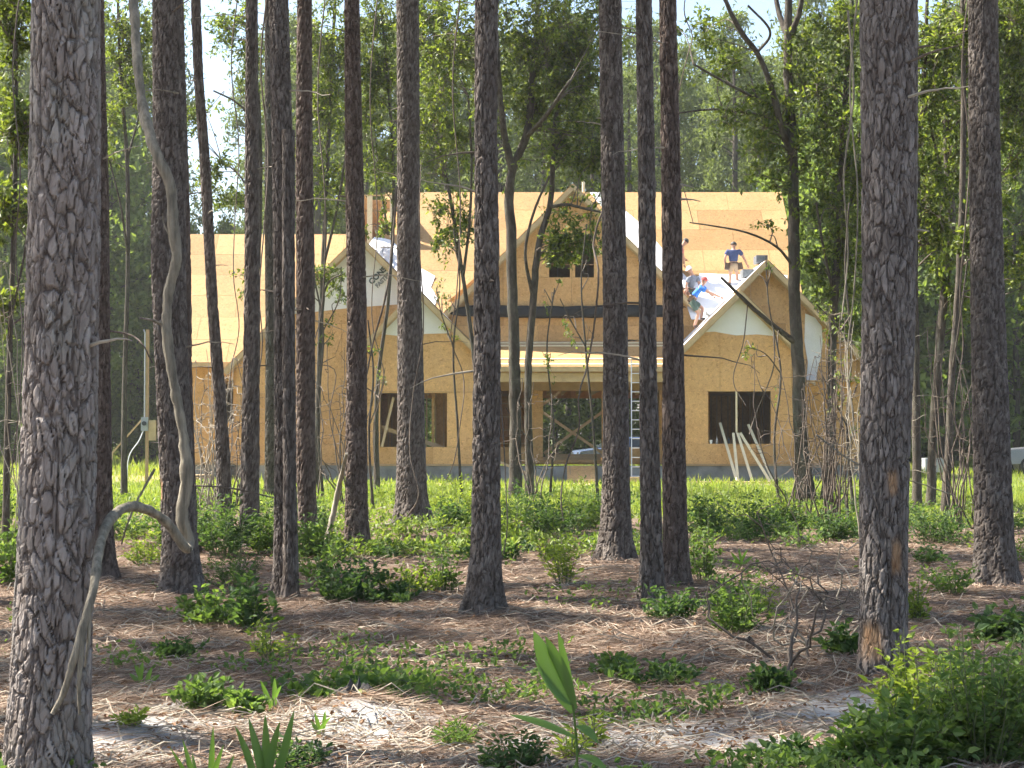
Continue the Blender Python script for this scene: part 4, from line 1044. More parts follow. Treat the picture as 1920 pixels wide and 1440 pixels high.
# ------------------------------------------------------------------ far forest
def far_tree_mesh(kind, seed):
    rng = np.random.default_rng(seed); mb = MB()
    H = 1.0
    if kind == 'pine':
        H = 22; nclump, per = 110, 70; z0 = 7
        mb.tube([(0, 0, -.2), (.1, 0, 8), (.05, .1, 16), (0, 0, 21)], [.22, .18, .12, .04], 8)
        cz = z0 + (H - z0) * rng.uniform(0, 1, nclump) ** .9
        prof = 2.9 * np.sqrt(np.clip(1.02 - (cz - z0) / (H - z0), 0, 1)) * np.clip((cz - z0 + 1.2) / 3, .35, 1)
        cr = rng.uniform(.35, .8, nclump)
    else:
        H = 13; nclump, per = 120, 70; z0 = .8
        mb.tube([(0, 0, -.2), (.15, 0, 3), (.3, .1, 7), (.2, 0, 11)], [.16, .13, .08, .03], 8)
        cz = z0 + (H - z0) * rng.uniform(0, 1, nclump)
        t = (cz - z0) / (H - z0); prof = 3.0 * np.sin(np.clip(t * .9 + .12, 0, 1) * math.pi) ** .6
        cr = rng.uniform(.4, .95, nclump)
    a = rng.uniform(0, 6.28, nclump); rad = prof * rng.uniform(.25, 1.0, nclump) ** .6
    cc = np.stack([rad * np.cos(a), rad * np.sin(a), cz], 1)
    for k in range(0, nclump, 3):
        mb.tube(spline([(0, 0, cz[k] - rad[k] * .35), cc[k] * (.55, .55, 1) - (0, 0, .15), cc[k]], 5), np.linspace(.04, .01, 5), 4, False)
    LB = np.repeat(cc, per, 0) + rng.normal(size=(nclump * per, 3)) * np.repeat(cr, per)[:, None] * np.array([.55, .55, .4])
    LD = rng.normal(size=LB.shape) + np.array([0, 0, .3])
    l_ = rng.uniform(.2, .42, len(LB))
    V, F = leaves(LB, LD, l_, l_ * (.30 if kind == 'pine' else .55), rng, .15)
    cm = np_mesh('crown', V, F); cm.materials.append(M['far_pine'] if kind == 'pine' else M['far_leaf'])
    tm = np_mesh('trunk', np.vstack(mb.V), [np.vstack(v) for v in mb.F.values()], True); tm.materials.append(M['bark_oak'])
    nV = len(tm.vertices)
    for nm, val in (('plate', .5), ('crack', 1.0), ('scar', 0.0)):
        at = tm.attributes.new(nm, 'FLOAT', 'POINT'); at.data.foreach_set('value', np.full(nV, val, np.float32))
    return cm, tm
FT = {'pine': [far_tree_mesh('pine', 300 + k) for k in range(3)], 'leaf': [far_tree_mesh('leaf', 310 + k) for k in range(3)]}
rng = np.random.default_rng(5)
def far_tree(px, Y, kind, h, v, wide=1.0):
    x = PXX(px, Y)
    root = empty('forest_pine' if kind == 'pine' else 'forest_broadleaf', (x, Y, 0))
    s = h / (22 if kind == 'pine' else 13)
    root.scale = (s * wide, s * wide, s); root.rotation_euler = (0, 0, v * 2.1)
    for nm, me in zip(('crown', 'trunk'), FT[kind][v % 3]):
        o = bpy.data.objects.new(nm, me); C.objects.link(o); o.parent = root
    where = ('left beyond the power post' if px < 340 else 'behind the left wing roof' if px < 700 else 'behind the main roof ridge' if px < 1270 else 'behind the right gable' if px < 1620 else 'right beyond the pickup')
    deep = 'fronting the far wood ' if Y < 90 else 'deeper in the far wood ' 
    if kind == 'pine': tag(root, 'tall pine ' + deep + where, 'tree', 'far pines ' + deep + where)
    else: tag(root, 'bushy broadleaf tree ' + deep + where, 'tree', 'far broadleaf trees ' + deep + where)
k = 0
for Y, step, hs in ((86, 82, 1.0), (97, 74, 1.0), (112, 76, 1.06), (130, 84, 1.15)):
    px = -120 + rng.uniform(0, 60)
    while px < 2060:
        gap = 330 < px < 500
        top = 430 if gap else (rng.uniform(60, 190) if 1240 < px < 1500 else rng.uniform(-40, 190))
        h = (PZ(top, Y)) * rng.uniform(.9, 1.04)
        far_tree(px + rng.uniform(-18, 18), Y + rng.uniform(-3, 3), 'pine' if not gap else 'leaf', h, k, rng.uniform(.85, 1.15) if not gap else .7); k += 1
        px += step * rng.uniform(.75, 1.3)
px = -140
while px < 2060:
    for Y in (82, 92, 104):
        gap = 310 < px < 510
        h = rng.uniform(4.5, 8) if gap else rng.uniform(6.5, 12)
        far_tree(px + rng.uniform(-30, 30), Y + rng.uniform(-3, 3), 'leaf', h, k, rng.uniform(.9, 1.3)); k += 1
    px += rng.uniform(85, 125)

for (px, Y, h, w_) in ((1570, 72, 15, 1.0), (1650, 70, 17, .9), (1700, 76, 13, 1.1), (1770, 72, 16, .9), (1850, 77, 14, 1.1), (1905, 73, 17, .9), (1960, 75, 15, 1.0), (1610, 78, 19, .9), (1530, 80, 17, 1.0), (20, 84, 17, 1.0), (110, 80, 14, 1.0), (200, 84, 18, .9), (265, 86, 12, .9), (-60, 80, 16, 1.0)):
    far_tree(px, Y, 'leaf', h, k, w_); k += 1

# ------------------------------------------------------------------ plants of the forest floor
def shrub(px, py, w, h, leaf, matk, label, seed, nst=14, ratio=.5, cat='shrub', group=None, name='shrub', nleaf=18, low=.15, up=.5, Y=None):
    """many-stemmed leafy plant: pixel of its foot, pixel width and height, leaf length in metres"""
    rng = np.random.default_rng(seed)
    Y = Y or Yof(py); X = PXX(px, Y); b0 = np.array([X, Y, float(gz(X, Y))])
    W, H = w / FPX * Y / 2, h / FPX * Y
    root = empty(name, b0); mb = MB(); LB, LD, LL = [], [], []
    for s in range(nst):
        a = rng.uniform(0, 6.28); r = math.sqrt(rng.uniform(0, 1)); hh = H * (1 - .5 * r * r) * rng.uniform(.4, 1.25)
        e = b0 + np.array([r * W * math.cos(a), r * W * math.sin(a), hh])
        f = b0 + np.array([math.cos(a), math.sin(a), 0]) * r * W * .35 + np.array([0, 0, -.02])
        f[2] = float(gz(f[0], f[1])) - .01
        mid = (f + e) / 2 + np.array([0, 0, hh * .12]) + rng.normal(size=3) * W * .06
        pts = spline([f, mid, e], 9); mb.tube(pts, np.linspace(.0045, .0012, 9) * (1 + .4 * H), 4, False)
        n = int(nleaf * rng.uniform(.7, 1.3)); t = np.sort(rng.uniform(low, 1, n)) * 8
        i = np.clip(t.astype(int), 0, 7); q = pts[i] + (pts[i + 1] - pts[i]) * (t - i)[:, None]
        ang = rng.uniform(0, 6.28, n)
        tl = rng.uniform(.2, 1.0, n)[:, None] * leaf * 1.2
        side = np.stack([np.cos(ang), np.sin(ang), rng.uniform(-.1, .5, n)], 1)
        LB.append(q + side * tl * .6); LD.append(side + np.array([0, 0, up]) * rng.uniform(.2, 1.2, (n, 1)) + rng.normal(size=(n, 3)) * .25); LL.append(leaf * rng.uniform(.6, 1.2, n))
    LB, LD, LL = np.vstack(LB), np.vstack(LD), np.concatenate(LL)
    V, F = leaves(LB, LD, LL, LL * ratio, rng, .18, True)
    st = mb.build('stems', M['stem'], root); st['kind'] = 'stuff'
    lf = part('foliage', V, F, M[matk], root)
    tag(root, label, cat, group)
    return root
S = shrub
S(1375, 1196, 190, 118, .055, 'shrub_mid', 'rounded leafy green shrub right of the close pair of pines', 401, 46, .5, nleaf=26)
S(1420, 1150, 120, 90, .05, 'shrub_lime', 'yellow-green shrub top behind the rounded leafy shrub', 402, 16, .45)
S(1058, 1100, 84, 88, .075, 'shrub_lime', 'small lime shrub with narrow leaves sprouting from a pale stump', 403, 22, .26, nleaf=16)
S(508, 1222, 120, 76, .05, 'shrub_lime', 'small yellow-green shrub with glossy oval leaves in a sun fleck', 404, 16, .5, nleaf=12)
S(512, 1170, 44, 78, .11, 'shrub_mid', 'upright seedling with big pointed leaves behind the glossy lime shrub', 405, 2, .45, nleaf=6)
S(400, 1165, 190, 62, .065, 'shrub_mid', 'spreading tangle of round-leaved creeper at the vine-draped pine\'s foot', 406, 40, .75, up=.8, nleaf=13)
S(462, 1180, 120, 100, .08, 'shrub_dark', 'dark clump of broad leaves left of the double-stemmed pine', 407, 22, .5)
S(388, 1332, 120, 64, .06, 'shrub_mid', 'low bright creeper clump behind a pale sand patch', 408, 22, .7, up=.9)
S(470, 1338, 100, 50, .055, 'shrub_mid', 'low creeper clump beside the broad grass blades', 409, 16, .7, up=.9)
S(832, 1108, 90, 96, .06, 'shrub_mid', 'light green sapling shrub left of the mound pine', 410, 20, .5)
S(780, 1110, 150, 50, .055, 'shrub_lime', 'low sunlit creeper patch left of the mound pine', 411, 26, .6, up=.8)
S(276, 1062, 96, 78, .06, 'shrub_lime', 'sunlit lime shrub between the two left-hand pines', 412, 20, .5)
S(240, 1010, 120, 70, .07, 'shrub_dark', 'dark shrub behind the arching end of the pale vine', 413, 22, .5)
S(1318, 1095, 76, 130, .06, 'shrub_mid', 'upright shrub hard against the right pine of the close pair', 414, 22, .55)
S(1250, 1165, 140, 62, .06, 'shrub_dark', 'low dark shrub at the feet of the close pair of pines', 415, 24, .55)
S(650, 1125, 170, 92, .07, 'shrub_dark', 'dark green creeper heap between double-stemmed pine and mound pine', 416, 40, .65, up=.8)
S(600, 1080, 120, 84, .065, 'shrub_mid', 'mid green shrub around the foot of the leaning pole', 417, 24, .55)
S(735, 1128, 120, 40, .065, 'shrub_dark', 'low dark creeper strip beside fallen branches', 418, 22, .7, up=.8)
S(440, 1092, 130, 130, .05, 'shrub_dark', 'dark feathery sapling in front of the straight dark pine', 419, 30, .35, nleaf=26)
S(400, 1010, 110, 90, .07, 'shrub_mid', 'shrub behind the slender leaning pine', 420, 22, .5)
S(360, 975, 90, 90, .07, 'shrub_dark', 'dark tall weeds right of the vine-draped pine', 421, 20, .5)
S(18, 1100, 90, 110, .09, 'shrub_mid', 'leafy shrub left of the thick grey-barked pine', 422, 20, .5)
S(8, 985, 70, 110, .08, 'shrub_dark', 'dark shrub behind the leafy shrub left of the thick pine', 423, 18, .5)
S(660, 1290, 330, 40, .06, 'shrub_mid', 'long runner of pale round creeper leaves across the straw', 424, 60, .85, up=1.2, nleaf=7)
S(700, 1283, 200, 38, .06, 'shrub_mid', 'brightest end of the round-leaved runner', 441, 36, .85, up=1.2, nleaf=8)
S(1225, 1275, 210, 44, .06, 'shrub_dark', 'low creeper behind the tall broad-leaved sprout', 425, 34, .7, up=1.0, nleaf=10)
S(1145, 1258, 70, 40, .06, 'shrub_mid', 'small creeper tuft left of the low creeper', 426, 12, .7, up=1.0)
S(1735, 1400, 230, 190, .06, 'shrub_lime', 'sunlit lime shrub at the foot of the scarred pine', 427, 60, .42, nleaf=26)
S(1690, 1450, 280, 150, .058, 'shrub_mid', 'big lobed-leaf shrub in front of the scarred pine', 428, 70, .65, nleaf=26)
S(1840, 1450, 260, 250, .045, 'shrub_mid', 'tall leafy shrub beside the lime shrub', 429, 80, .55, nleaf=36)
S(1905, 1400, 120, 210, .05, 'shrub_dark', 'small-leaved dark shrub right of the tall leafy shrub', 430, 34, .5, nleaf=26)
S(1850, 1210, 90, 74, .085, 'shrub_dark', 'dark glossy rosette below the tall straight pine', 431, 12, .6)
S(1905, 1215, 80, 90, .07, 'shrub_dark', 'dark glossy shrub beyond the rosette', 432, 14, .6)
S(1718, 1155, 60, 90, .06, 'shrub_lime', 'narrow bright shrub right of the scarred pine', 433, 12, .5)
S(1510, 1450, 220, 64, .055, 'shrub_dark', 'low dark creeper near the white sand', 434, 30, .65, up=.9)
S(1600, 1440, 130, 90, .06, 'shrub_mid', 'low mixed creeper before the big lobed-leaf shrub', 435, 24, .65, up=.8)
S(1780, 1110, 140, 70, .055, 'shrub_mid', 'low shrub between the scarred pine and tall pine', 436, 24, .5)
S(1440, 1290, 80, 50, .06, 'shrub_dark', 'small dark creeper under dead sticks', 437, 12, .7, up=.9)
S(1575, 1250, 70, 60, .065, 'shrub_dark', 'dark creeper left of the scarred pine\'s pale patch', 438, 12, .7, up=.9)
S(1110, 1400, 60, 76, .06, 'shrub_lime', 'tiny bright lime sprig beside the tall broad-leaved sprout', 439, 10, .25, nleaf=10)
S(1070, 1425, 60, 60, .055, 'shrub_lime', 'tiny lime sprig under the tall broad-leaved sprout', 440, 10, .3, nleaf=9)
S(340, 1225, 90, 46, .05, 'shrub_dark', 'low dark creeper in shaded straw', 442, 14, .6, up=.9)
S(250, 1385, 50, 34, .05, 'shrub_lime', 'tiny lime tuft on the pale sand', 443, 8, .35)
S(960, 1010, 130, 80, .08, 'weed', 'leafy weed clump between mound pine and stout porch pine', 444, 34, .4, group='leafy weeds at the edge of the clearing')
S(1070, 1000, 160, 90, .08, 'weed', 'tall leafy weed clump left of the stout porch pine', 445, 40, .4, group='leafy weeds at the edge of the clearing')
S(1370, 1000, 160, 84, .08, 'weed', 'leafy weed clump in front of the leaning boards', 446, 40, .4, group='leafy weeds at the edge of the clearing')
S(1450, 985, 130, 70, .08, 'weed', 'leafy weed clump left of the twin-stemmed tree', 447, 30, .4, group='leafy weeds at the edge of the clearing')
S(868, 975, 130, 80, .09, 'shrub_lime', 'sunlit leafy shrub right of the wide-rooted pine', 448, 34, .45)
S(1305, 965, 110, 60, .08, 'weed', 'low leafy weeds right of the close pair of pines', 449, 24, .4, group='leafy weeds at the edge of the clearing')
S(1590, 985, 90, 60, .07, 'shrub_dark', 'dark weeds behind the scarred pine', 450, 20, .45)
S(1850, 1000, 120, 90, .08, 'weed', 'weeds behind the tall straight pine', 451, 26, .45)
S(1150, 985, 110, 70, .08, 'shrub_dark', 'dark weeds around the stout porch pine', 452, 26, .45)
S(570, 1000, 130, 70, .07, 'shrub_dark', 'dark weeds behind the double-stemmed pine', 453, 28, .45)
S(110, 985, 120, 70, .08, 'shrub_dark', 'dark weeds behind the thick grey-barked pine', 454, 22, .45)
S(560, 1440, 130, 50, .045, 'shrub_dark', 'small grey-green weeds on the sandy foreground', 455, 22, .4)
S(960, 1440, 170, 70, .045, 'shrub_dark', 'small weeds on straw left of the tall sprout', 456, 30, .4)
S(860, 1390, 110, 50, .045, 'shrub_mid', 'thin grassy weeds on the straw', 457, 22, .22)

for q, (px_, py_, w_, h_, mk, lab) in enumerate([(965, 985, 120, 76, 'shrub_dark', 'dark leafy thicket right of the mound pine at the grass edge'), (1035, 1012, 150, 84, 'shrub_dark', 'dense dark thicket before the porch ramp at the grass edge'), (1105, 990, 90, 70, 'shrub_mid', 'green thicket just left of the stout porch pine'),
        (1330, 1010, 120, 84, 'shrub_dark', 'dark thicket right of the close pair at the grass edge'), (1410, 1018, 150, 76, 'shrub_dark', 'wide dark thicket below the leaning boards'), (1480, 1000, 90, 70, 'shrub_mid', 'green thicket at the twin-stemmed tree\'s foot'), (1560, 1010, 110, 66, 'shrub_dark', 'dark thicket under the olive broadleaf tree'),
        (330, 1040, 90, 90, 'shrub_dark', 'dark thicket behind the hook of the pale vine'), (420, 1050, 130, 110, 'shrub_dark', 'tall dark thicket around the slender leaning pine'), (505, 1045, 110, 90, 'shrub_mid', 'green thicket behind the double-stemmed pine'), (590, 1050, 110, 76, 'shrub_mid', 'green thicket at the leaning pole\'s foot'), (850, 1000, 90, 60, 'shrub_dark', 'dark thicket left of the mound pine'), (1740, 1010, 140, 70, 'shrub_dark', 'dark thicket among the thin stems')]):
    S(px_, py_, w_, h_, .075, mk, lab, 700 + q, 40, .45, nleaf=24)
rg = np.random.default_rng(88)
for q in range(64):
    px_ = rg.uniform(-20, 1940); py_ = rg.uniform(958, 1060); kk = ('shrub_dark', 'shrub_mid', 'weed', 'shrub_lime')[q % 4 if q % 3 else 0]
    S(px_, py_, rg.uniform(60, 170), rg.uniform(30, 72), rg.uniform(.05, .085), kk, 'ragged low plant in the straw between the pines and the clearing', 500 + q, int(rg.integers(8, 22)), rg.uniform(.35, .6), group='ragged low plants under the pines', nleaf=int(rg.integers(9, 20)))

# broad-bladed clumps and the tall sprout (each leaf a part)
def blade_leaf(base, tip, width, m, parent, name='leaf', bend=.12, side=(1, 0, 0), fold=.35, n=12):
    base = np.asarray(base, float); tip = np.asarray(tip, float); d = tip - base; L = np.linalg.norm(d)
    s = np.linspace(0, 1, n)
    mid = base + d * s[:, None] + np.array([0, 0, 1.0]) * (bend * L * np.sin(s * math.pi) )[:, None]
    sd = np.asarray(side, float); sd = sd - d * np.dot(sd, d) / L / L; sd /= np.linalg.norm(sd)
    nr = np.cross(d / L, sd); w = width * np.sin(np.clip(s * .93 + .07, 0, 1) * math.pi) ** .8 / 2
    A = mid + sd * w[:, None] + nr * (w * fold)[:, None]; B = mid - sd * w[:, None] + nr * (w * fold)[:, None]
    V = np.vstack([A, mid, B]); i = np.arange(n - 1)
    F = np.vstack([np.stack([i, i + 1, n + i + 1, n + i], 1), np.stack([n + i, n + i + 1, 2 * n + i + 1, 2 * n + i], 1)])
    return part(name, V, F, m, parent, True)
YS = 6.3
sb = P(1062, 1475, YS); sb[2] = float(gz(sb[0], sb[1]))
SPR = empty('tall_sprout', sb)
mb = MB(); mb.tube(spline([sb, P(1082, 1440, YS), P(1080, 1380, YS), P(1074, 1320, YS)], 14), np.linspace(.006, .0045, 14), 6); mb.build('stem', M['shrub_mid'], SPR)
for (a, t, w, bd, sd) in (((1076, 1335), (1000, 1182), .092, .0, (.8, .5, .1)), ((1078, 1330), (1022, 1192), .06, .02, (.8, -.4, .3)), ((1078, 1328), (1046, 1180), .035, .0, (1, .3, 0)), ((1072, 1320), (1002, 1236), .05, -.05, (.6, .8, .2)),
                          ((1080, 1382), (955, 1340), .045, .06, (.1, .9, .5)), ((1080, 1362), (1122, 1395), .05, .10, (.2, .9, .5)), ((1084, 1418), (1142, 1450), .045, .10, (.2, .9, .5))):
    blade_leaf(P(*a, YS), P(*t, YS - .04), w, M['blade'], SPR, bend=bd, side=sd)
tag(SPR, 'tall bright green sprout with long pointed leaves standing in the straw', 'plant')
def blades(px, py, tips, Y, label, w=.035):
    b0 = P(px, py, Y); b0[2] = float(gz(b0[0], b0[1])); r = empty('blade_clump', b0)
    for k, (tx, ty) in enumerate(tips):
        off = np.array([.02 * math.sin(k * 2.1), .02 * math.cos(k * 1.7), 0])
        blade_leaf(b0 + off, P(tx, ty, Y + .06 * math.sin(k * 3)), w, M['blade'], r, bend=.02 + .03 * (k % 3), side=(1, .5 * math.sin(k), 0))
    tag(r, label, 'plant', 'broad-bladed clumps on the forest floor')
blades(500, 1500, [(497, 1338), (466, 1345), (525, 1352), (545, 1375), (552, 1330), (440, 1360)], 7.0, 'tuft of broad green blades in front of the low creeper clump', .04)
blades(385, 1500, [(342, 1385), (400, 1360), (420, 1395), (440, 1412), (318, 1400), (360, 1410)], 6.6, 'tuft of narrow green blades in front of a sand patch', .028)
blades(268, 1285, [(252, 1245), (285, 1250), (268, 1240), (242, 1262), (300, 1265)], Yof(1285), 'small dark blade rosette in the straw', .03)
blades(510, 1325, [(488, 1275), (515, 1270), (528, 1285)], Yof(1325), 'three short blades behind the low creeper', .03)
blades(600, 1372, [(590, 1335), (610, 1332), (620, 1345), (582, 1350)], Yof(1372), 'small blade tuft on sandy straw', .022)
blades(1390, 1062, [(1370, 1035), (1385, 1028), (1402, 1030), (1412, 1042), (1362, 1050)], Yof(1062), 'spiky lime tuft beyond the rounded leafy shrub', .04)

# ------------------------------------------------------------------ ground cover, straw and grass
rng = np.random.default_rng(9)
def scatter_px(n, x0, x1, y0, y1, power=1.0):
    px = rng.uniform(x0, x1, n); py = y0 + (y1 - y0) * rng.uniform(0, 1, n) ** power
    Y = EYE * FPX / (py - 815); X = (px - 960) / FPX * Y
    return X, Y
# pine straw
n = 190000
X, Y = scatter_px(n, -120, 2040, 985, 1560)
keep = rng.uniform(0, 1, n) > sand_w(X, Y) * .8
X, Y = X[keep], Y[keep]; n = len(X)
a = fbm(X, Y, .9, 31) * 1.2 + rng.normal(size=n) * .9
D = np.stack([np.cos(a), np.sin(a), rng.normal(size=n) * .16 + .02], 1)
B = np.stack([X, Y, gz(X, Y) + rng.uniform(.004, .03, n)], 1)
V, F = leaves(B, D, rng.uniform(.09, .24, n), rng.uniform(.0025, .005, n) * np.clip(Y / 9, 1, 2.2), rng, .1)
tag(part('pine_straw', V, F, M['litter']), 'fallen brown pine needles covering the forest floor', 'pine straw', kind='stuff')
# dead leaves and bark crumbs
n = 9000
X, Y = scatter_px(n, -100, 2020, 1000, 1540)
B = np.stack([X, Y, gz(X, Y) + rng.uniform(.004, .03, n)], 1); a = rng.uniform(0, 6.28, n)
D = np.stack([np.cos(a), np.sin(a), rng.normal(size=n) * .35], 1); l_ = rng.uniform(.02, .05, n)
V, F = leaves(B, D, l_, l_ * .5, rng, .3, True)
tag(part('leaf_litter', V, F, M['brown_leaf']), 'curled brown leaves and bark scraps lying among the straw', 'dead leaves', kind='stuff')
# thin dead twigs
n = 4200; mb = MB()
X, Y = scatter_px(n, -100, 2020, 990, 1540)
for x, y in zip(X, Y):
    a = rng.uniform(0, 6.28); L = rng.uniform(.12, .5); d = np.array([math.cos(a), math.sin(a), 0]) * L
    p0 = np.array([x, y, float(gz(x, y)) + .012]); p1 = p0 + d * .5 + (0, 0, rng.uniform(0, .05)) + rng.normal(size=3) * .02; p2 = p0 + d; p2[2] = float(gz(p2[0], p2[1])) + .015
    mb.tube([p0, p1, p2], [.005, .004, .002], 3, False)
tag(mb.build('twig_litter', M['dead']), 'thin dead twigs strewn over the forest floor', 'twigs', kind='stuff')
# low seedlings and ground cover of the forest floor
n = 6500
X, Y = scatter_px(n, -80, 2000, 985, 1500, .9)
w = fbm(X, Y, .8, 41) > .75; X, Y = X[w], Y[w]; n = len(X); rep = 5
B = np.repeat(np.stack([X, Y, gz(X, Y)], 1), rep, 0) + np.stack([rng.normal(size=n * rep) * .05, rng.normal(size=n * rep) * .05, rng.uniform(.02, .13, n * rep)], 1)
D = rng.normal(size=B.shape) + np.array([0, 0, .5]); l_ = rng.uniform(.025, .06, len(B))
V, F = leaves(B, D, l_, l_ * .6, rng, .2, True)
tag(part('ground_cover', V, F, M['shrub_mid']), 'small seedlings and creeping green leaves on the straw', 'ground cover', kind='stuff')
# weeds at the edge of the clearing
n = 13000
X, Y = scatter_px(n, -120, 2040, 905, 1075, 1.25)
w = fbm(X, Y, .5, 43) + np.where(Y > 27, .25, (Y - 27) * .16) > rng.normal(size=n) * .2; X, Y = X[w], Y[w]; n = len(X); rep = 8
hgt = np.clip(.15 + .12 * fbm(X, Y, .6, 44), .05, .45) * np.clip((50 - Y) / 10, .35, 1)
B = np.repeat(np.stack([X, Y, gz(X, Y)], 1), rep, 0); B[:, :2] += rng.normal(size=(n * rep, 2)) * .09; B[:, 2] += rng.uniform(.05, 1, n * rep) * np.repeat(hgt, rep)
D = rng.normal(size=B.shape) + np.array([0, 0, .45]); l_ = rng.uniform(.06, .13, len(B))
V, F = leaves(B, D, l_, l_ * .42, rng, .2)
tag(part('weed_cover', V, F, M['weed']), 'knee-high leafy weeds where the pines meet the grass', 'weeds', kind='stuff')
# grass of the clearing and the field
def grass(n, py0, py1, hmin, hmax, wd, seed, x0=-150, x1=2070):
    X, Y = scatter_px(n, x0, x1, py0, py1)
    ok = (grass_w(X, Y) > rng.uniform(0, .8, n)) & (dirt_w(X, Y) < rng.uniform(.2, 1, n)) & ~((Y > 54.2) & (Y < 66.5) & (X > -12.4) & (X < 12.5))
    X, Y = X[ok], Y[ok]; n = len(X)
    B = np.stack([X, Y, gz(X, Y) - .01], 1); D = rng.normal(size=(n, 3)) * .38 + np.array([0, 0, 1.0])
    h = rng.uniform(hmin, hmax, n) * np.clip(1 + .5 * fbm(X, Y, .7, seed), .4, 1.7)
    return leaves(B, D, h, wd * np.clip(Y / 40, .8, 2), rng, .1)
V1, F1 = grass(60000, 893, 975, .10, .30, .022, 51); V2, F2 = grass(30000, 862, 893, .2, .45, .03, 52); V3, F3 = grass(16000, 845, 864, .3, .6, .05, 53)
tag(part('field_grass', np.vstack([V1, V2, V3]), np.vstack([F1, F2 + len(V1), F3 + len(V1) + len(V2)]), M['grass']), 'bright sunlit grass of the clearing around the house', 'grass', kind='stuff')

# ------------------------------------------------------------------ dead vine, sticks, hanging vines
def strand(name, pxs, rad_px, m, label, cat, group=None, k=7, n=None, sub=None, jit=.0, seed=0):
    """tube through (px, py, Y) points; radius in pixels at each point"""
    pts = np.array([P(*q) for q in pxs]); rad = np.array([r / FPX * q[2] for r, q in zip(np.broadcast_to(rad_px, (len(pxs),)), pxs)])
    n = n or len(pxs) * 8; s = spline(pts, n); r = np.interp(np.linspace(0, 1, n), np.linspace(0, 1, len(rad)), rad)
    rg = np.random.default_rng(seed); s = s + rg.normal(size=s.shape) * r[:, None] * jit
    mb = MB(); mb.tube(s, r * (1 + .10 * np.sin(np.arange(n) * .37 + seed) * np.sin(np.arange(n) * .91) + .035 * rg.normal(size=n)), k)
    for q in (sub or []):
        pp = np.array([P(*z) for z in q[0]]); mb.tube(spline(pp, 8), np.linspace(q[1], q[1] * .4, 8) / FPX * q[0][0][2], 5)
    o = mb.build(name, m, None, True)
    tag(o, label, cat, group)
    return o
strand('dead_vine', [(244, -60, 8.4), (252, 30, 8.3), (257, 110, 8.2), (270, 210, 8.1), (290, 280, 8.0), (320, 350, 8.0), (324, 420, 8.0), (331, 480, 8.0), (314, 560, 8.0), (313, 620, 8.0), (326, 720, 8.0), (343, 810, 8.0), (350, 900, 8.0), (342, 975, 8.0),
                     (356, 1022, 8.0), (352, 1030, 7.95), (318, 985, 7.85), (275, 955, 7.7), (235, 952, 7.5), (203, 980, 7.3), (186, 1030, 7.15), (176, 1100, 7.0), (157, 1170, 6.95), (137, 1240, 6.93), (112, 1315, 6.95), (98, 1338, 6.95)],
       [9, 9, 9, 9, 9, 11, 10, 10, 11, 9, 9.5, 9.5, 9, 9, 12, 12, 9, 9, 9.5, 10, 10, 9.5, 9, 8, 7, 4], M['vine_pale'], 'pale twisted dead vine looping down beside the thick pine', 'vine', k=10, n=190, jit=.05,
       sub=[([(158, 1165, 6.95), (152, 1230, 6.93), (148, 1300, 6.95), (150, 1340, 6.97)], 7), ([(168, 1130, 6.97), (166, 1200, 6.96), (160, 1250, 6.98)], 5), ([(335, 175, 8.1), (300, 168, 8.05), (272, 170, 8.1)], 2), ([(312, 612, 8.0), (285, 600, 7.95), (262, 596, 7.9)], 3.5), ([(318, 440, 8), (308, 422, 8), (305, 400, 8)], 2.4)])
strand('leaning_pole', [(650, 850, Yof(1040) - .3), (632, 930, Yof(1036)), (610, 1035, Yof(1035) - .15)], [3, 5, 6], M['dead'], 'pale broken pole leaning against a pine\'s foot', 'pole', k=7, jit=.05)
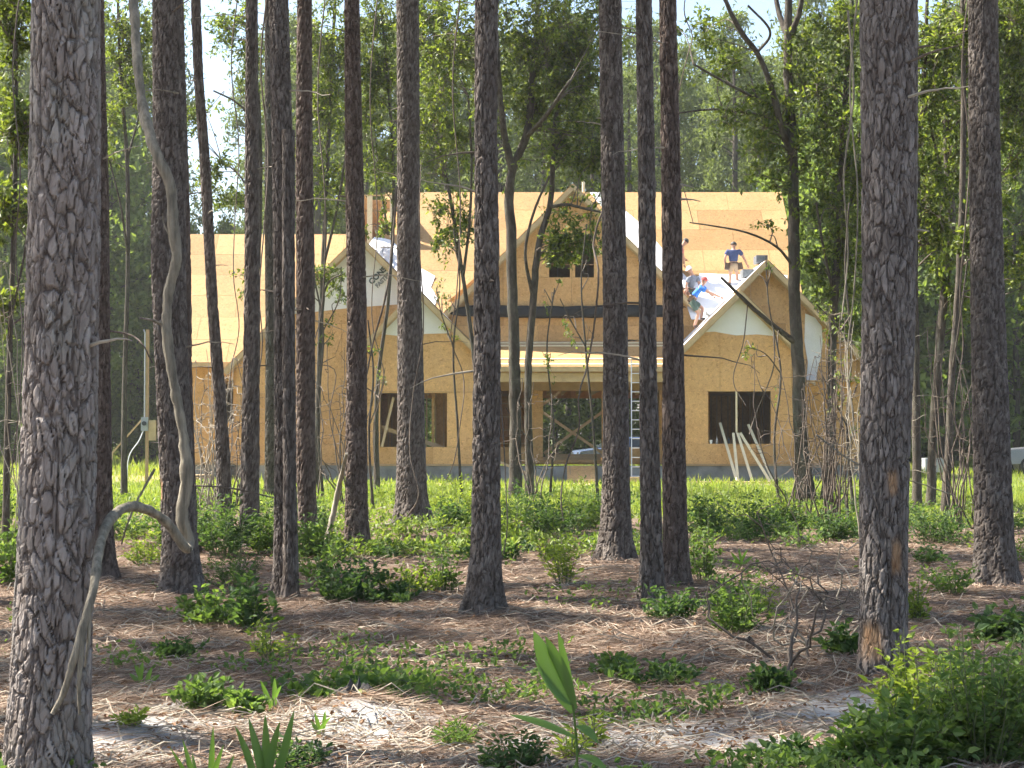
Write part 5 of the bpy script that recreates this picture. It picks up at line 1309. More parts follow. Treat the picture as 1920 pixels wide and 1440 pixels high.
vines = [
    ([(1133, 385), (1113, 455), (1122, 510), (1118, 575), (1100, 690), (1085, 745), (1086, 800), (1062, 868), (1052, 930), (1062, 1015)], 24.5, 2.2, 'long wavy vine hanging from the forked trees down past the porch'),
    ([(744, 350), (735, 470), (722, 560), (700, 640), (684, 720)], 24.0, 2.6, 'straight dead branch slanting beside the wide-rooted pine'),
    ([(745, 990), (785, 930), (770, 860), (775, 740), (792, 640), (785, 420), (790, 300)], 26.5, 1.6, 'vine climbing the front of the wide-rooted pine'),
    ([(440, 420), (438, 520), (448, 620), (432, 700), (436, 790), (428, 900)], 30, 1.3, 'thin wavy vine over the left wing roof'),
    ([(495, 430), (486, 560), (492, 640), (478, 760), (486, 870), (470, 930)], 30, 1.8, 'dark vine between the straight dark pine and thin far pine'),
    ([(855, 560), (846, 640), (868, 700), (862, 800), (846, 880), (836, 900)], 30, 1.5, 'thin vine hanging before the left gable window'),
    ([(602, 590), (590, 680), (625, 690), (618, 780), (636, 860)], 30, 1.5, 'looping vine over the left gable wall'),
    ([(1600, 560), (1588, 680), (1600, 800), (1580, 900), (1590, 970)], 26, 2.0, 'grey vine hanging left of the scarred pine'),
    ([(1590, 20), (1600, 180), (1582, 330), (1590, 470), (1578, 600)], 26, 2.4, 'grey vine climbing through the olive broadleaf tree'),
    ([(1450, 611), (1450, 690), (1432, 740), (1412, 790), (1405, 815)], 35.25, 1.6, 'dead twig hanging before the right gable window'),
    ([(1402, 568), (1394, 640), (1376, 720), (1398, 760)], 35.1, 1.3, 'short dead twig over the right gable wall'),
    ([(1810, 420), (1800, 560), (1806, 640), (1790, 780), (1812, 900), (1805, 980)], 27, 1.8, 'vine hanging between the curving stem and tall pine'),
    ([(1640, 690), (1660, 750), (1690, 830), (1702, 860)], 10.2, 2.0, 'thin pale vine slanting across the scarred pine'),
    ([(1530, 815), (1590, 860), (1650, 890), (1720, 905), (1790, 930)], 20, 1.8, 'pale bare branch crossing behind the scarred pine'),
    ([(30, 480), (42, 620), (36, 760), (22, 880), (10, 960)], 14, 1.6, 'thin vine hanging left of the thick grey-barked pine'),
    ([(360, 910), (430, 915), (500, 930), (520, 935)], 18, 1.8, 'thin bare branch crossing in front of the left wing'),
    ([(700, 620), (720, 705), (700, 800), (705, 900)], 31, 1.3, 'wavy vine before the left gable\'s sheathing'),
    ([(1290, 100), (1262, 250), (1300, 420)], 33, 1.2, 'thin vine beside the close pair of pines'),
    ([(925, 520), (936, 700), (948, 900), (950, 1000), (925, 1110)], 15.5, 1.8, 'thin dark vine hanging along the mound pine'),
    ([(190, 620), (235, 625), (270, 650), (285, 680)], 20, 2.2, 'bare dark branch above the power post'),
    ([(290, 880), (262, 930), (240, 980), (228, 1020)], 18, 2.6, 'pale bent stick behind the arching vine'),
]
for k, (q, Y, r, lab) in enumerate(vines):
    if k in (3, 4, 5, 6, 7, 11, 14, 16, 17, 18): q = [(q[0][0] + 14, -70), (q[0][0] - 6, q[0][1] * .3), (q[0][0] + 8, q[0][1] * .66)] + q
    n = len(q)
    strand('hanging_vine', [(a, b, Y + .15 * math.sin(i * 2 + k)) for i, (a, b) in enumerate(q)], np.linspace(r, r * .6, n), M['vine_pale'] if k in (12, 13, 7, 8, 20) else M['twig'], lab, 'vine', 'vines and bare branches among the trunks', k=5, jit=.12, seed=k)
# bare twiggy brush in front of the left wing and the right gable
def brush(px, py, w, h, Y, n, seed, label, m='twig', r0=1.2):
    rg = np.random.default_rng(seed); mb = MB(); b0 = P(px, py, Y)
    g0 = np.array([b0[0], Y, float(gz(b0[0], Y))])
    for k in range(n):
        a = P(px + rg.normal() * w * .12, py, Y + rg.normal() * .2); a[2] = float(gz(a[0], a[1]))
        e = P(px + rg.uniform(-1, 1) * w * .5, py - h * rg.uniform(.55, 1.0), Y + rg.normal() * .4)
        mid = (a + e) / 2 + rg.normal(size=3) * .15
        s = spline([a, mid, e], 12); s[1:] += rg.normal(size=(11, 3)) * .02
        mb.tube(s, np.linspace(r0 * 1.4, r0 * .5, 12) / FPX * Y, 4, False)
        for q in range(6):
            i = rg.integers(4, 12); L = rg.uniform(.2, .7); d = rng_unit(rg, 1)[0]; d[2] = d[2] * .6 - .1
            t = s[i] + d * L * np.linspace(0, 1, 6)[:, None] + rg.normal(size=(6, 3)) * .025
            t[0] = s[i]; mb.tube(t, np.linspace(r0 * .7, r0 * .25, 6) / FPX * Y, 3, False)
    o = mb.build('bare_brush', M[m], None, True); tag(o, label, 'bush', 'bare twiggy brush')
brush(395, 985, 130, 330, 29, 16, 61, 'bare pale twiggy brush in front of the left wing wall', 'dead', 1.2)
brush(440, 960, 120, 300, 33, 10, 62, 'bare dark brush behind the straight dark pine')
brush(640, 960, 160, 330, 36, 13, 63, 'bare thin brush before the left gable wall')
brush(1560, 985, 130, 420, 27, 20, 64, 'bare twiggy brush under the right gable\'s rake')
brush(1500, 1000, 170, 340, 28, 12, 65, 'bare brush before the right gable window', 'twig', 1.1)
brush(1640, 990, 130, 420, 24, 11, 66, 'grey dead brush around the scarred pine', 'dead', 1.1)
brush(1800, 990, 160, 420, 26, 12, 67, 'bare brush between the scarred pine and tall pine')
brush(1480, 1290, 160, 330, 10.6, 5, 68, 'dead leaning branches left of the scarred pine', 'twig', 2.2)
brush(1560, 1270, 150, 260, 11.2, 4, 69, 'dead grey branches propped against the scarred pine', 'dead', 2.0)
brush(1000, 985, 120, 280, 34, 5, 70, 'thin bare brush below the forked tree')
brush(60, 1000, 160, 700, 22, 8, 71, 'tall bare brush left of the thick grey-barked pine', 'dead', 1.0)
# fallen sticks lying about
sticks = [((640, 1105), (760, 1100), 4), ((735, 1158), (800, 1148), 5), ((925, 1155), (1000, 1175), 3), ((950, 1170), (1080, 1150), 3), ((1000, 1140), (1075, 1168), 3), ((460, 1180), (560, 1165), 4), ((260, 1225), (330, 1200), 3),
          ((1360, 1230), (1440, 1250), 5), ((1400, 1205), (1450, 1255), 4), ((1480, 1300), (1580, 1375), 5), ((1250, 1215), (1420, 1225), 3), ((180, 1290), (330, 1300), 4), ((560, 1260), (700, 1240), 3), ((820, 1330), (1050, 1340), 5),
          ((1180, 1150), (1330, 1140), 3), ((1720, 1110), (1830, 1090), 3), ((1700, 1180), (1800, 1130), 3), ((600, 1395), (680, 1420), 4), ((1460, 1330), (1600, 1300), 3), ((1050, 1085), (1180, 1075), 3), ((700, 1000), (880, 990), 8), ((800, 1010), (900, 1000), 6),
          ((240, 1180), (300, 1160), 3), ((850, 1225), (930, 1260), 2.5), ((1580, 1375), (1600, 1390), 4), ((1060, 1030), (1110, 1020), 4)]
for k, (a, b_, r) in enumerate(sticks):
    p0 = gpt(*a); p1 = gpt(*b_); rr = r / 2 / FPX * p0[1]
    s = p0 + (p1 - p0) * np.linspace(0, 1, 9)[:, None]; rg = np.random.default_rng(k); s[:, :2] += np.cumsum(rg.normal(size=(9, 2)) * .012, 0)
    s[:, 2] = gz(s[:, 0], s[:, 1]) + rr * .8 + np.abs(np.sin(np.linspace(0, 3.1, 9))) * .02
    mb = MB(); mb.tube(spline(s, 16), np.linspace(rr, rr * .55, 16), 6)
    tag(mb.build('fallen_stick', M['dead'], None, True), 'bare weathered stick lying on the pine straw', 'stick', 'sticks lying on the forest floor')

# ------------------------------------------------------------------ things around the house
def single(mb, name, m, label, cat, group=None, smooth=False):
    return tag(mb.build(name, M[m] if isinstance(m, str) else m, None, smooth), label, cat, group)
# boards leaning into the right gable window
for k, (a, b_) in enumerate((((1382, 912), (1350, 793)), ((1384, 913), (1375, 812)), ((1411, 913), (1383, 812)), ((1444, 912), (1388, 812)), ((1450, 910), (1403, 796)))):
    p0 = P(a[0], a[1], 53.3 + .06 * k); p0[2] = .03
    inside = k in (0, 4)
    p1 = P(b_[0], b_[1], YF + (.55 if inside else -.06))
    mb = MB(); mb.bar(p0, p1, .09, .04, (0, -1, 0))
    single(mb, 'leaning_board', 'lumber_pale', 'long pale board leaning from the ground into the right gable window' if inside else 'pale board propped against the sill of the right gable window', 'board', 'boards leaning at the right gable window')
for k, (xa, xb, py, Y) in enumerate(((1290, 1500, 911, 52.9), (1320, 1490, 914, 52.5), (1300, 1440, 908, 53.2))):
    mb = MB(); mb.bar((PXX(xa, Y), Y, .03), (PXX(xb, Y), Y + .15 - .1 * k, .03), .04, .14, (0, 1, 0))
    single(mb, 'ground_board', 'lumber', 'long board lying flat in the grass under the right gable window', 'board', 'boards on the ground by the right gable')
# extension ladder against the porch roof
LY0, LY1 = 53.55, 54.22
lb = np.array([PXX(1195, LY0), LY0, 0.02]); LAD = empty('ladder', lb)
ltop = PZ(676, LY1)
for px_ in (1184, 1206):
    mb = MB(); mb.bar((PXX(px_, LY0), LY0, .02), (PXX(px_, LY1), LY1, ltop), .03, .075, (0, 1, 0)); mb.build('rail', M['alu'], LAD)
for k in range(13):
    t = (k + .6) / 13; y_ = LY0 + (LY1 - LY0) * t; z_ = .02 + (ltop - .02) * t
    mb = MB(); mb.tube([(PXX(1184, y_), y_, z_), (PXX(1206, y_), y_, z_)], .018, 6); mb.build('rung', M['alu'], LAD)
tag(LAD, 'aluminium ladder leaning on the porch roof edge', 'ladder')
# step blocks under the ladder and the ramp sheet
mb = MB(); mb.box(PXX(1172, 53.4), PXX(1222, 53.4), 53.15, 53.75, .0, .19); o = single(mb, 'pallet_block', 'lumber', 'low pink-tan wooden block under the porch ladder', 'block')
RMP = empty('ramp', (PXX(1092, 54.2), 54.2, 0))
mb = MB(); mb.bar(P(1092, 904, 53.5) * (1, 1, 0) + (0, 0, .06), (PXX(1090, 54.7), 54.7, .52), 1.0, .02, (0, 0, 1)); mb.build('sheet', M['osb'], RMP)
for px_ in (1068, 1114):
    mb = MB(); mb.bar((PXX(px_ + 2, 53.5), 53.5, .035), (PXX(px_, 54.68), 54.68, .49), .04, .06, (0, 0, 1)); mb.build('runner', M['stud'], RMP)
mb = MB(); mb.box(PXX(1072, 53.4), PXX(1116, 53.4), 53.2, 53.46, .0, .1); mb.build('step', M['lumber'], RMP)
tag(RMP, 'short wooden ramp up to the porch slab', 'ramp')
mb = MB(); mb.bar(P(936, 866, 54.6), P(1030, 905, 53.4), .04, .09, (0, 0, 1)); single(mb, 'fallen_plank', 'lumber', 'plank slanting from the porch slab down to the grass', 'board')
# scrap sheets at the left wing
for k, (xa, xb, z, ang) in enumerate(((366, 404, .02, .1), (372, 400, .10, -.15), (364, 398, .18, .05))):
    Y = 55.6; mb = MB(); xm = PXX((xa + xb) / 2, Y); hw = PXX(xb, Y) - xm
    mb.bar((xm - hw, Y - .4 + ang, z + .02), (xm + hw, Y - .4 - ang, z + .03), .7, .04, (0, 0, 1)); single(mb, 'scrap_board', 'lumber', 'offcut of sheathing stacked on the ground by the left wing', 'board', 'offcuts by the left wing')
# black tarp rolled along the foot of the dormer wall
n = 60; t = np.linspace(0, 1, n); xs = PXX(822, 56.7) + (PXX(1246, 56.7) - PXX(822, 56.7)) * t
prof = [(0, .27), (-.07, .22), (-.1, .12), (-.08, .0), (-.11, -.12), (-.07, -.24), (0, -.27), (.03, 0)]
V = []
for i in range(n):
    sc = .35 + .65 * min(1, t[i] * 6) ; zc = PZ(584, 56.75) + .02 * math.sin(t[i] * 9)
    for j, (dy, dz_) in enumerate(prof):
        V.append((xs[i], 56.86 + dy * (1 + .3 * math.sin(i * .7 + j)), zc + dz_ * sc * .8 + .012 * math.sin(i * .9 + j * 2)))
i = np.arange(n - 1)[:, None] * 8; j = np.arange(8)[None, :]; j2 = (j + 1) % 8
F = np.stack([i + j, i + 8 + j, i + 8 + j2, i + j2], -1).reshape(-1, 4)
tag(part('black_tarp', V, F, M['tarp'], None, True), 'black tarp strung along the foot of the central dormer wall', 'tarp')
# roll of underlayment and shingle bundles on the roof
pr = P(1331, 592, 55.6); zr = RGZ - (RGX - pr[0]); pr[2] = zr + .16
mb = MB(); mb.tube([pr + (0, -.3, 0), pr + (.0, .55, 0)], .12, 14); o = single(mb, 'underlayment_roll', 'paper', 'white roll of roof underlayment lying by the right rake', 'roll')
for k, (px_, py_, d) in enumerate(((1416, 492, .55), (1436, 481, .0))):
    Y = 56.2 + .5 * k; X = RGX - d; z = RGZ - d + .03
    mb = MB(); mb.box(X - .2, X + .2, Y - .35, Y + .35, z + (0.0 if d else .0), z + .26)
    single(mb, 'shingle_bundle', 'shingle', ('dark bundle resting on the ridge of the right gable' if not d else 'dark bundle just below the ridge of the right gable'), 'bundle', 'bundles on the right gable roof')
# crumpled underlayment heap at the left valley
rg = np.random.default_rng(8); u = np.linspace(0, 2 * math.pi, 26, endpoint=False); w_ = np.linspace(.02, math.pi / 2, 9)
q0 = P(716, 452, 58.6); q0[2] = EAVE + (q0[1] - EY) + .02
V = np.array([q0 + (.42 * math.sin(b) * math.cos(a) * (1 + .3 * math.sin(a * 5 + b * 4)), .4 * math.sin(b) * math.sin(a), .42 * math.cos(b) * (1 + .25 * math.sin(a * 3 + b * 6)) + .4 * math.sin(b) * math.sin(a)) for b in w_ for a in u]) + rg.normal(size=(9 * 26, 3)) * .03
i = np.arange(8)[:, None] * 26; j = np.arange(26)[None, :]; j2 = (j + 1) % 26
tag(part('crumpled_wrap', V, np.stack([i + j, i + 26 + j, i + 26 + j2, i + j2], -1).reshape(-1, 4), M['paper']), 'crumpled white underlayment heaped beside the open chase', 'sheet')
# cup and bottles on the sill
sx = lambda px_: PXX(px_, YF)
mb = MB(); zc = hw_r[2]
mb.tube([(sx(1333), YF + .04, zc), (sx(1333), YF + .04, zc + .13)], [.04, .055], 10); single(mb, 'paper_cup', 'white_paint', 'white cup on the sill of the right gable window', 'cup')
for px_, m_, lab in ((1344, 'clear', 'clear bottle beside the white cup on the sill'), (1367, 'glass', 'dark bottle on the sill near the leaning boards')):
    mb = MB(); mb.tube([(sx(px_), YF + .05, zc), (sx(px_), YF + .05, zc + .14), (sx(px_), YF + .05, zc + .19), (sx(px_), YF + .05, zc + .24)], [.038, .038, .018, .016], 10)
    o = single(mb, 'bottle', m_, lab, 'bottle', 'bottles on the window sill')
# temporary power post
PYY = 51.0
pb = np.array([PXX(276, PYY), PYY, 0.0]); PP = empty('power_post', pb)
mb = MB(); mb.box(pb[0] - .045, pb[0] + .045, PYY - .045, PYY + .045, -.1, PZ(618, PYY)); mb.build('post', M['stud'], PP)
mb = MB(); mb.tube([(pb[0] - .07, PYY - .05, PZ(790, PYY)), (pb[0] - .07, PYY - .05, PZ(625, PYY)), (pb[0] - .12, PYY - .05, PZ(618, PYY))], .022, 8); mb.build('conduit', M['grey_plastic'], PP)
mb = MB(); mb.box(pb[0] - .16, pb[0] + .06, PYY - .16, PYY - .05, PZ(808, PYY), PZ(782, PYY)); mx = mb.build('meter_box', M['grey_plastic'], PP)
mb = MB(); mb.tube([(pb[0] - .05, PYY - .16, PZ(794, PYY)), (pb[0] - .05, PYY - .22, PZ(794, PYY))], .07, 14); ob = mb.build('meter', M['glass'], mx)
mb = MB(); mb.box(pb[0] + .07, pb[0] + .3, PYY - .12, PYY - .03, PZ(826, PYY), PZ(788, PYY)); mb.build('outlet_box', M['lumber'], PP)
mb = MB(); mb.bar((PXX(212, PYY), PYY, PZ(848, PYY)), (PXX(268, PYY), PYY - .02, PZ(785, PYY)), .04, .09, (0, 1, 0)); mb.bar((PXX(204, PYY), PYY, -.05), (PXX(212, PYY), PYY, PZ(848, PYY)), .04, .04, (0, 1, 0)); mb.build('brace', M['lumber'], PP)
mb = MB(); mb.tube(spline([(pb[0] - .1, PYY - .1, PZ(808, PYY)), (PXX(264, PYY), PYY - .2, PZ(826, PYY)), (PXX(250, PYY), PYY - .3, PZ(848, PYY)), (PXX(243, PYY), PYY - .3, 0.0)], 14), .016, 7); mb.build('cable', M['white_paint'], PP)
tag(PP, 'wooden temporary power post with meter box and diagonal brace', 'post')

# ------------------------------------------------------------------ vehicles
def vehicle(name, loc, rot, paint, label, kind='pickup'):
    """length along local x, front at +x; built from lofted side sections"""
    root = bpy.data.objects.new(name, None); C.objects.link(root); root.location = loc; root.rotation_euler = (0, 0, rot); ORG[root.name] = np.zeros(3)
    def loft(profile, halfw, inset, nm, m, parent=root):
        p = np.array(profile, float); n = len(p)
        L = [np.stack([p[:, 0], np.full(n, s * (halfw - i_)), p[:, 1]], 1) + (np.array([0, 0, 0])) for s, i_ in ((-1, 0), (1, 0))]
        zt = p[:, 1].max(); zb = p[:, 1].min()
        for k_, s in ((0, 1), (1, -1)):
            L[k_][:, 1] += s * inset * ((p[:, 1] - zb) / (zt - zb)) ** 1.5
        V = np.vstack(L); i = np.arange(n)
        F = [np.array([list(range(n))]), np.array([[n + q for q in range(n)][::-1]]), np.stack([i, n + i, n + (i + 1) % n, (i + 1) % n], 1)]
        o = part(nm, V, F, m, None); o.parent = parent; ORG[o.name] = np.zeros(3)
        mod = o.modifiers.new('bevel', 'BEVEL'); mod.width = .035; mod.segments = 3; mod.limit_method = 'ANGLE'; mod.angle_limit = .5
        return o
    W = .95
    if kind == 'pickup':
        loft([(-2.7, .5), (2.6, .45), (2.72, .7), (2.66, 1.02), (1.25, 1.14), (1.2, 1.16), (-.62, 1.18), (-.62, 1.28), (-2.72, 1.3), (-2.75, .75)], W, .06, 'body', paint)
        cab = loft([(1.28, 1.13), (.55, 1.78), (.35, 1.83), (-.42, 1.83), (-.6, 1.75), (-.66, 1.13)], W - .05, .16, 'cab', paint)
        gl = [[(1.12, 1.2), (.52, 1.72), (.2, 1.72), (.2, 1.2)], [(.14, 1.2), (.14, 1.72), (-.4, 1.72), (-.52, 1.2)]]; wx = (-1.72, 1.72)
    else:
        loft([(-2.2, .45), (2.15, .4), (2.28, .62), (2.2, .84), (1.1, .98), (.9, 1.0), (-1.4, 1.04), (-2.2, 1.02), (-2.28, .7)], .88, .06, 'body', paint)
        cab = loft([(1.15, .96), (.35, 1.44), (.1, 1.49), (-.8, 1.49), (-1.1, 1.42), (-1.75, 1.0)], .82, .17, 'cab', paint)
        gl = [[(.95, 1.02), (.3, 1.4), (-.15, 1.4), (-.15, 1.02)], [(-.22, 1.02), (-.22, 1.4), (-.95, 1.38), (-1.3, 1.04)]]; wx = (-1.35, 1.4); W = .88
    for s in (-1, 1):
        for g in gl:
            zt = 1.83 if kind == 'pickup' else 1.49; zb = 1.13 if kind == 'pickup' else .96; wi = (W - .05 if kind == 'pickup' else .82)
            V = []
            for (x, z) in g:
                y = wi - (.16 if kind == 'pickup' else .17) * ((z - zb) / (zt - zb)) ** 1.5 + .006; V += [(x, s * y, z)]
            V = np.array(V); V2 = V - np.array([0, s * .02, 0])
            q = np.vstack([V, V2]); o = part('side_window', q, [np.array([[0, 1, 2, 3], [7, 6, 5, 4]])], M['glass'], None); o.parent = cab; ORG[o.name] = np.zeros(3)
        for x in wx:
            mb = MB(); r = .38 if kind == 'pickup' else .32; a = np.linspace(0, 2 * math.pi, 24, endpoint=False)
            prof = [(.62 * r, s * (W - .2)), (.9 * r, s * (W - .21)), (r, s * (W - .17)), (r, s * (W + .0)), (.9 * r, s * (W + .03)), (.62 * r, s * (W + .02))]
            V = np.array([(x + p_[0] * math.cos(t), p_[1], r + p_[0] * math.sin(t)) for p_ in prof for t in a]); i = np.arange(5)[:, None] * 24; j = np.arange(24)[None, :]; j2 = (j + 1) % 24
            ty = part('wheel', V, np.stack([i + j, i + j2, i + 24 + j2, i + 24 + j], -1).reshape(-1, 4), M['tyre'], None, True); ty.parent = root; ORG[ty.name] = np.zeros(3)
            mb.tube([(x, s * (W - .12), r), (x, s * (W + .0), r)], [.62 * r, .6 * r], 20); o = mb.build('rim', M['chrome'], None); o.parent = ty; ORG[o.name] = np.zeros(3)
    zf = .84 if kind == 'pickup' else .68; xf = 2.68 if kind == 'pickup' else 2.24
    for s in (-1, 1):
        mb = MB(); mb.box(xf - .12, xf + .03, s * (W - .28) - .16, s * (W - .28) + .16, zf - .08, zf + .09); o = mb.build('headlight', M['chrome'], None); o.parent = root
        mb = MB(); mb.box(-xf - .09, -xf + .05, s * (W - .16) - .07, s * (W - .16) + .07, zf - .05, zf + .22); o = mb.build('tail_light', M['lens'], None); o.parent = root
        mb = MB(); mb.box(.75, .95, s * (W + .12) - .1, s * (W + .12) + .1, 1.16 if kind == 'pickup' else 1.0, 1.34 if kind == 'pickup' else 1.14); o = mb.build('mirror', M['black_car'], None); o.parent = root
    mb = MB(); mb.box(xf - .02, xf + .1, -W + .05, W - .05, .42, .62); o = mb.build('bumper', M['chrome'], None); o.parent = root
    mb = MB(); mb.box(-xf - .12, -xf + .0, -W + .05, W - .05, .45, .62); o = mb.build('bumper', M['chrome'], None); o.parent = root
    x0, x1, z0, z1 = ((1.27, .56, 1.18, 1.76) if kind == 'pickup' else (1.12, .38, 1.0, 1.42)); hw = W - .12
    q = np.array([(x0 + .03, -hw, z0), (x0 + .03, hw, z0), (x1 + .03, hw - .12, z1), (x1 + .03, -hw + .12, z1)]); o = part('windscreen', np.vstack([q, q - (.03, 0, .01)]), [np.array([[0, 1, 2, 3], [7, 6, 5, 4]])], M['glass'], None); o.parent = cab
    tag(root, label, 'pickup' if kind == 'pickup' else 'car')
    return root
vehicle('pickup_truck', (PXX(1890, 62) + 2.35, 62, 0), math.radians(176), M['silver'], 'silver pickup truck parked right of the house past the tall pine')
vehicle('parked_car', (PXX(1118, 76) + 1.2, 76, 0), math.radians(190), M['blue_car'], 'pale blue car seen through the house\'s open doorway', 'car')
# white wrapped material behind the thin stems
BW = empty('wrapped_bundle', (PXX(1746, 64), 64, 0)); xw = PXX(1746, 64)
mb = MB(); mb.box(xw - .38, xw + .38, 63.5, 64.6, .1, .66); mb.build('wrapped_stack', M['grey_plastic'], BW)
for dx in (-.3, .22):
    mb = MB(); mb.box(xw + dx, xw + dx + .09, 63.5, 64.6, 0, .098); mb.build('skid', M['stud'], BW)
tag(BW, 'small pale wrapped stack on skids beyond the thin stems', 'bundle')

# ------------------------------------------------------------------ people on the roof
def skinned(verts, radii, edges, root=0, sub=2):
    me = bpy.data.meshes.new('tmp'); me.from_pydata([tuple(v) for v in verts], edges, []); me.update()
    o = bpy.data.objects.new('tmp', me); C.objects.link(o)
    o.modifiers.new('skin', 'SKIN'); sd = me.skin_vertices[0].data
    for i, r in enumerate(radii):
        sd[i].radius = r if isinstance(r, tuple) else (r, r); sd[i].use_root = (i == root)
    o.modifiers['skin'].branch_smoothing = .6
    s = o.modifiers.new('sub', 'SUBSURF'); s.levels = sub; s.render_levels = sub
    dg = bpy.context.evaluated_depsgraph_get(); ev = o.evaluated_get(dg)
    m2 = bpy.data.meshes.new_from_object(ev); bpy.data.objects.remove(o)
    V = np.empty(len(m2.vertices) * 3); m2.vertices.foreach_get('co', V); F3 = {}
    for p in m2.polygons: F3.setdefault(len(p.vertices), []).append(list(p.vertices))
    return V.reshape(-1, 3), [np.array(f) for f in F3.values()]
def ball(c, r, n=12, zmin=-1.0, sq=(1, 1, 1)):
    w_ = np.linspace(0.02, math.acos(zmin) if zmin > -1 else math.pi - .02, n); u = np.linspace(0, 2 * math.pi, 2 * n, endpoint=False)
    V = np.array([(c[0] + r * sq[0] * math.sin(b) * math.cos(a), c[1] + r * sq[1] * math.sin(b) * math.sin(a), c[2] + r * sq[2] * math.cos(b)) for b in w_ for a in u]); k_ = 2 * n
    i = np.arange(n - 1)[:, None] * k_; j = np.arange(k_)[None, :]; j2 = (j + 1) % k_
    return V, np.stack([i + j, i + k_ + j, i + k_ + j2, i + j2], -1).reshape(-1, 4)
def person(J, label, shirt, pants, hat=None, face=(0, 1, 0), long_pants=.8, belt=True):
    J = {k_: np.asarray(v, float) for k_, v in J.items()}
    base = (J['la'] + J['ra']) / 2; root = empty('person', base)
    face = np.asarray(face, float); face /= np.linalg.norm(face)
    J['head'] = J['neck'] + (J['head'] - J['neck']) * .82
    names = ['pelvis', 'belly', 'chest', 'neck', 'head0', 'head1', 'ls', 'le', 'lw', 'rs', 're', 'rw', 'lh', 'lk', 'la', 'lt', 'rh', 'rk', 'ra', 'rt']
    J['belly'] = J['pelvis'] * .55 + J['chest'] * .45
    hd = J['head'] - J['neck']; hd /= np.linalg.norm(hd)
    J['head0'] = J['head'] - hd * .045; J['head1'] = J['head'] + hd * .075
    for s in 'lr': J[s + 't'] = J[s + 'a'] + J.get('fdir', face) * .17 + np.array([0, 0, J.get('fz', .12)])
    rad = [(.145, .11), (.135, .105), (.155, .11), .06, .098, .09, .07, .05, .038, .07, .05, .038, .095, .066, .048, .036, .095, .066, .048, .036]
    ix = {n_: i for i, n_ in enumerate(names)}
    E = [('pelvis', 'belly'), ('belly', 'chest'), ('chest', 'neck'), ('neck', 'head0'), ('head0', 'head1'), ('chest', 'ls'), ('ls', 'le'), ('le', 'lw'), ('chest', 'rs'), ('rs', 're'), ('re', 'rw'), ('pelvis', 'lh'), ('lh', 'lk'), ('lk', 'la'), ('la', 'lt'), ('pelvis', 'rh'), ('rh', 'rk'), ('rk', 'ra'), ('ra', 'rt')]
    V, F = skinned([J[n_] for n_ in names], rad, [(ix[a], ix[b]) for a, b in E])
    mb = MB(); mb.add(V, F)
    for s in 'lr':                                        # hands: palm and five fingers
        d = J[s + 'w'] - J[s + 'e']; d /= np.linalg.norm(d); sd = np.cross(d, face); sd /= np.linalg.norm(sd) + 1e-6; nn = np.cross(sd, d)
        pc = J[s + 'w'] + d * .045
        Vb, Fb = ball(pc, .042, 6, sq=(1, 1, 1)); mb.add(Vb, Fb)
        for q in range(4):
            o_ = sd * (q - 1.5) * .019; L = (.065, .075, .07, .055)[q]
            mb.tube([pc + d * .025 + o_, pc + d * (.03 + L * .5) + o_ + nn * .004, pc + d * (.03 + L) + o_ + nn * .022], [.0095, .0085, .007], 6)
        mb.tube([pc - d * .01 + sd * .035, pc + d * .025 + sd * .055, pc + d * .05 + sd * .06 + nn * .012], [.011, .0095, .008], 6)
    sidev = np.cross(hd, face); sidev /= np.linalg.norm(sidev)
    f2 = np.cross(sidev, hd)
    Vb, Fb = ball(J['head'] + f2 * .088 - hd * .01, .016, 5); mb.add(Vb, Fb)             # nose
    for s in (-1, 1):
        Vb, Fb = ball(J['head'] + sidev * s * .084, .022, 5); mb.add(Vb, Fb)             # ears
    mb.build('body', M['skin'], root, True)
    for s in (-1, 1):
        Vb, Fb = ball(J['head'] + f2 * .08 + sidev * s * .032 + hd * .02, .011, 5); part('eye', Vb, Fb, M['hair'], root, True)
    mouth = MB(); mouth.bar(J['head'] + f2 * .086 - hd * .05 - sidev * .02, J['head'] + f2 * .086 - hd * .05 + sidev * .02, .008, .008); mouth.build('mouth', M['salmon'], root)
    # hair or cap
    R = np.stack([sidev, f2, hd], 1)
    Vb, Fb = ball((0, 0, 0), .113, 10, zmin=-.15); Vb = Vb @ R.T + J['head'] + hd * .03 - f2 * .008
    part('hair' if hat is None else 'cap', Vb, Fb, M['hair'] if hat is None else hat, root, True)
    if hat is not None:
        bm_ = MB(); bm_.bar(J['head'] + hd * .05 + f2 * .08, J['head'] + hd * .04 + f2 * .18, .15, .012, hd); bm_.build('cap_brim', hat, root)
    # clothing
    lu = J['ls'] * .35 + J['le'] * .65; ru = J['rs'] * .35 + J['re'] * .65; nb = J['chest'] * .45 + J['neck'] * .55
    V, F = skinned([J['pelvis'] * .8 + J['chest'] * .2, J['belly'], J['chest'], nb, J['ls'], lu, J['rs'], ru], [(.19, .15), (.185, .15), (.21, .16), .10, .10, .085, .10, .085], [(0, 1), (1, 2), (2, 3), (2, 4), (4, 5), (2, 6), (6, 7)]); part('shirt', V, F, shirt, root, True)
    lk = J['lh'] + (J['lk'] - J['lh']) * long_pants; rk = J['rh'] + (J['rk'] - J['rh']) * long_pants
    V, F = skinned([J['pelvis'], J['pelvis'] * .75 + J['chest'] * .25, J['lh'], lk, J['rh'], rk], [(.185, .155), (.18, .15), .13, .115, .13, .115], [(0, 1), (0, 2), (2, 3), (0, 4), (4, 5)]); part('shorts', V, F, pants, root, True)
    for s in 'lr':
        V, F = skinned([J[s + 'a'] + (J[s + 'k'] - J[s + 'a']) * .2, J[s + 'a'], J[s + 't']], [.055, .056, .045], [(0, 1), (1, 2)], sub=1); part('boot', V, F, M['boot'], root, True)
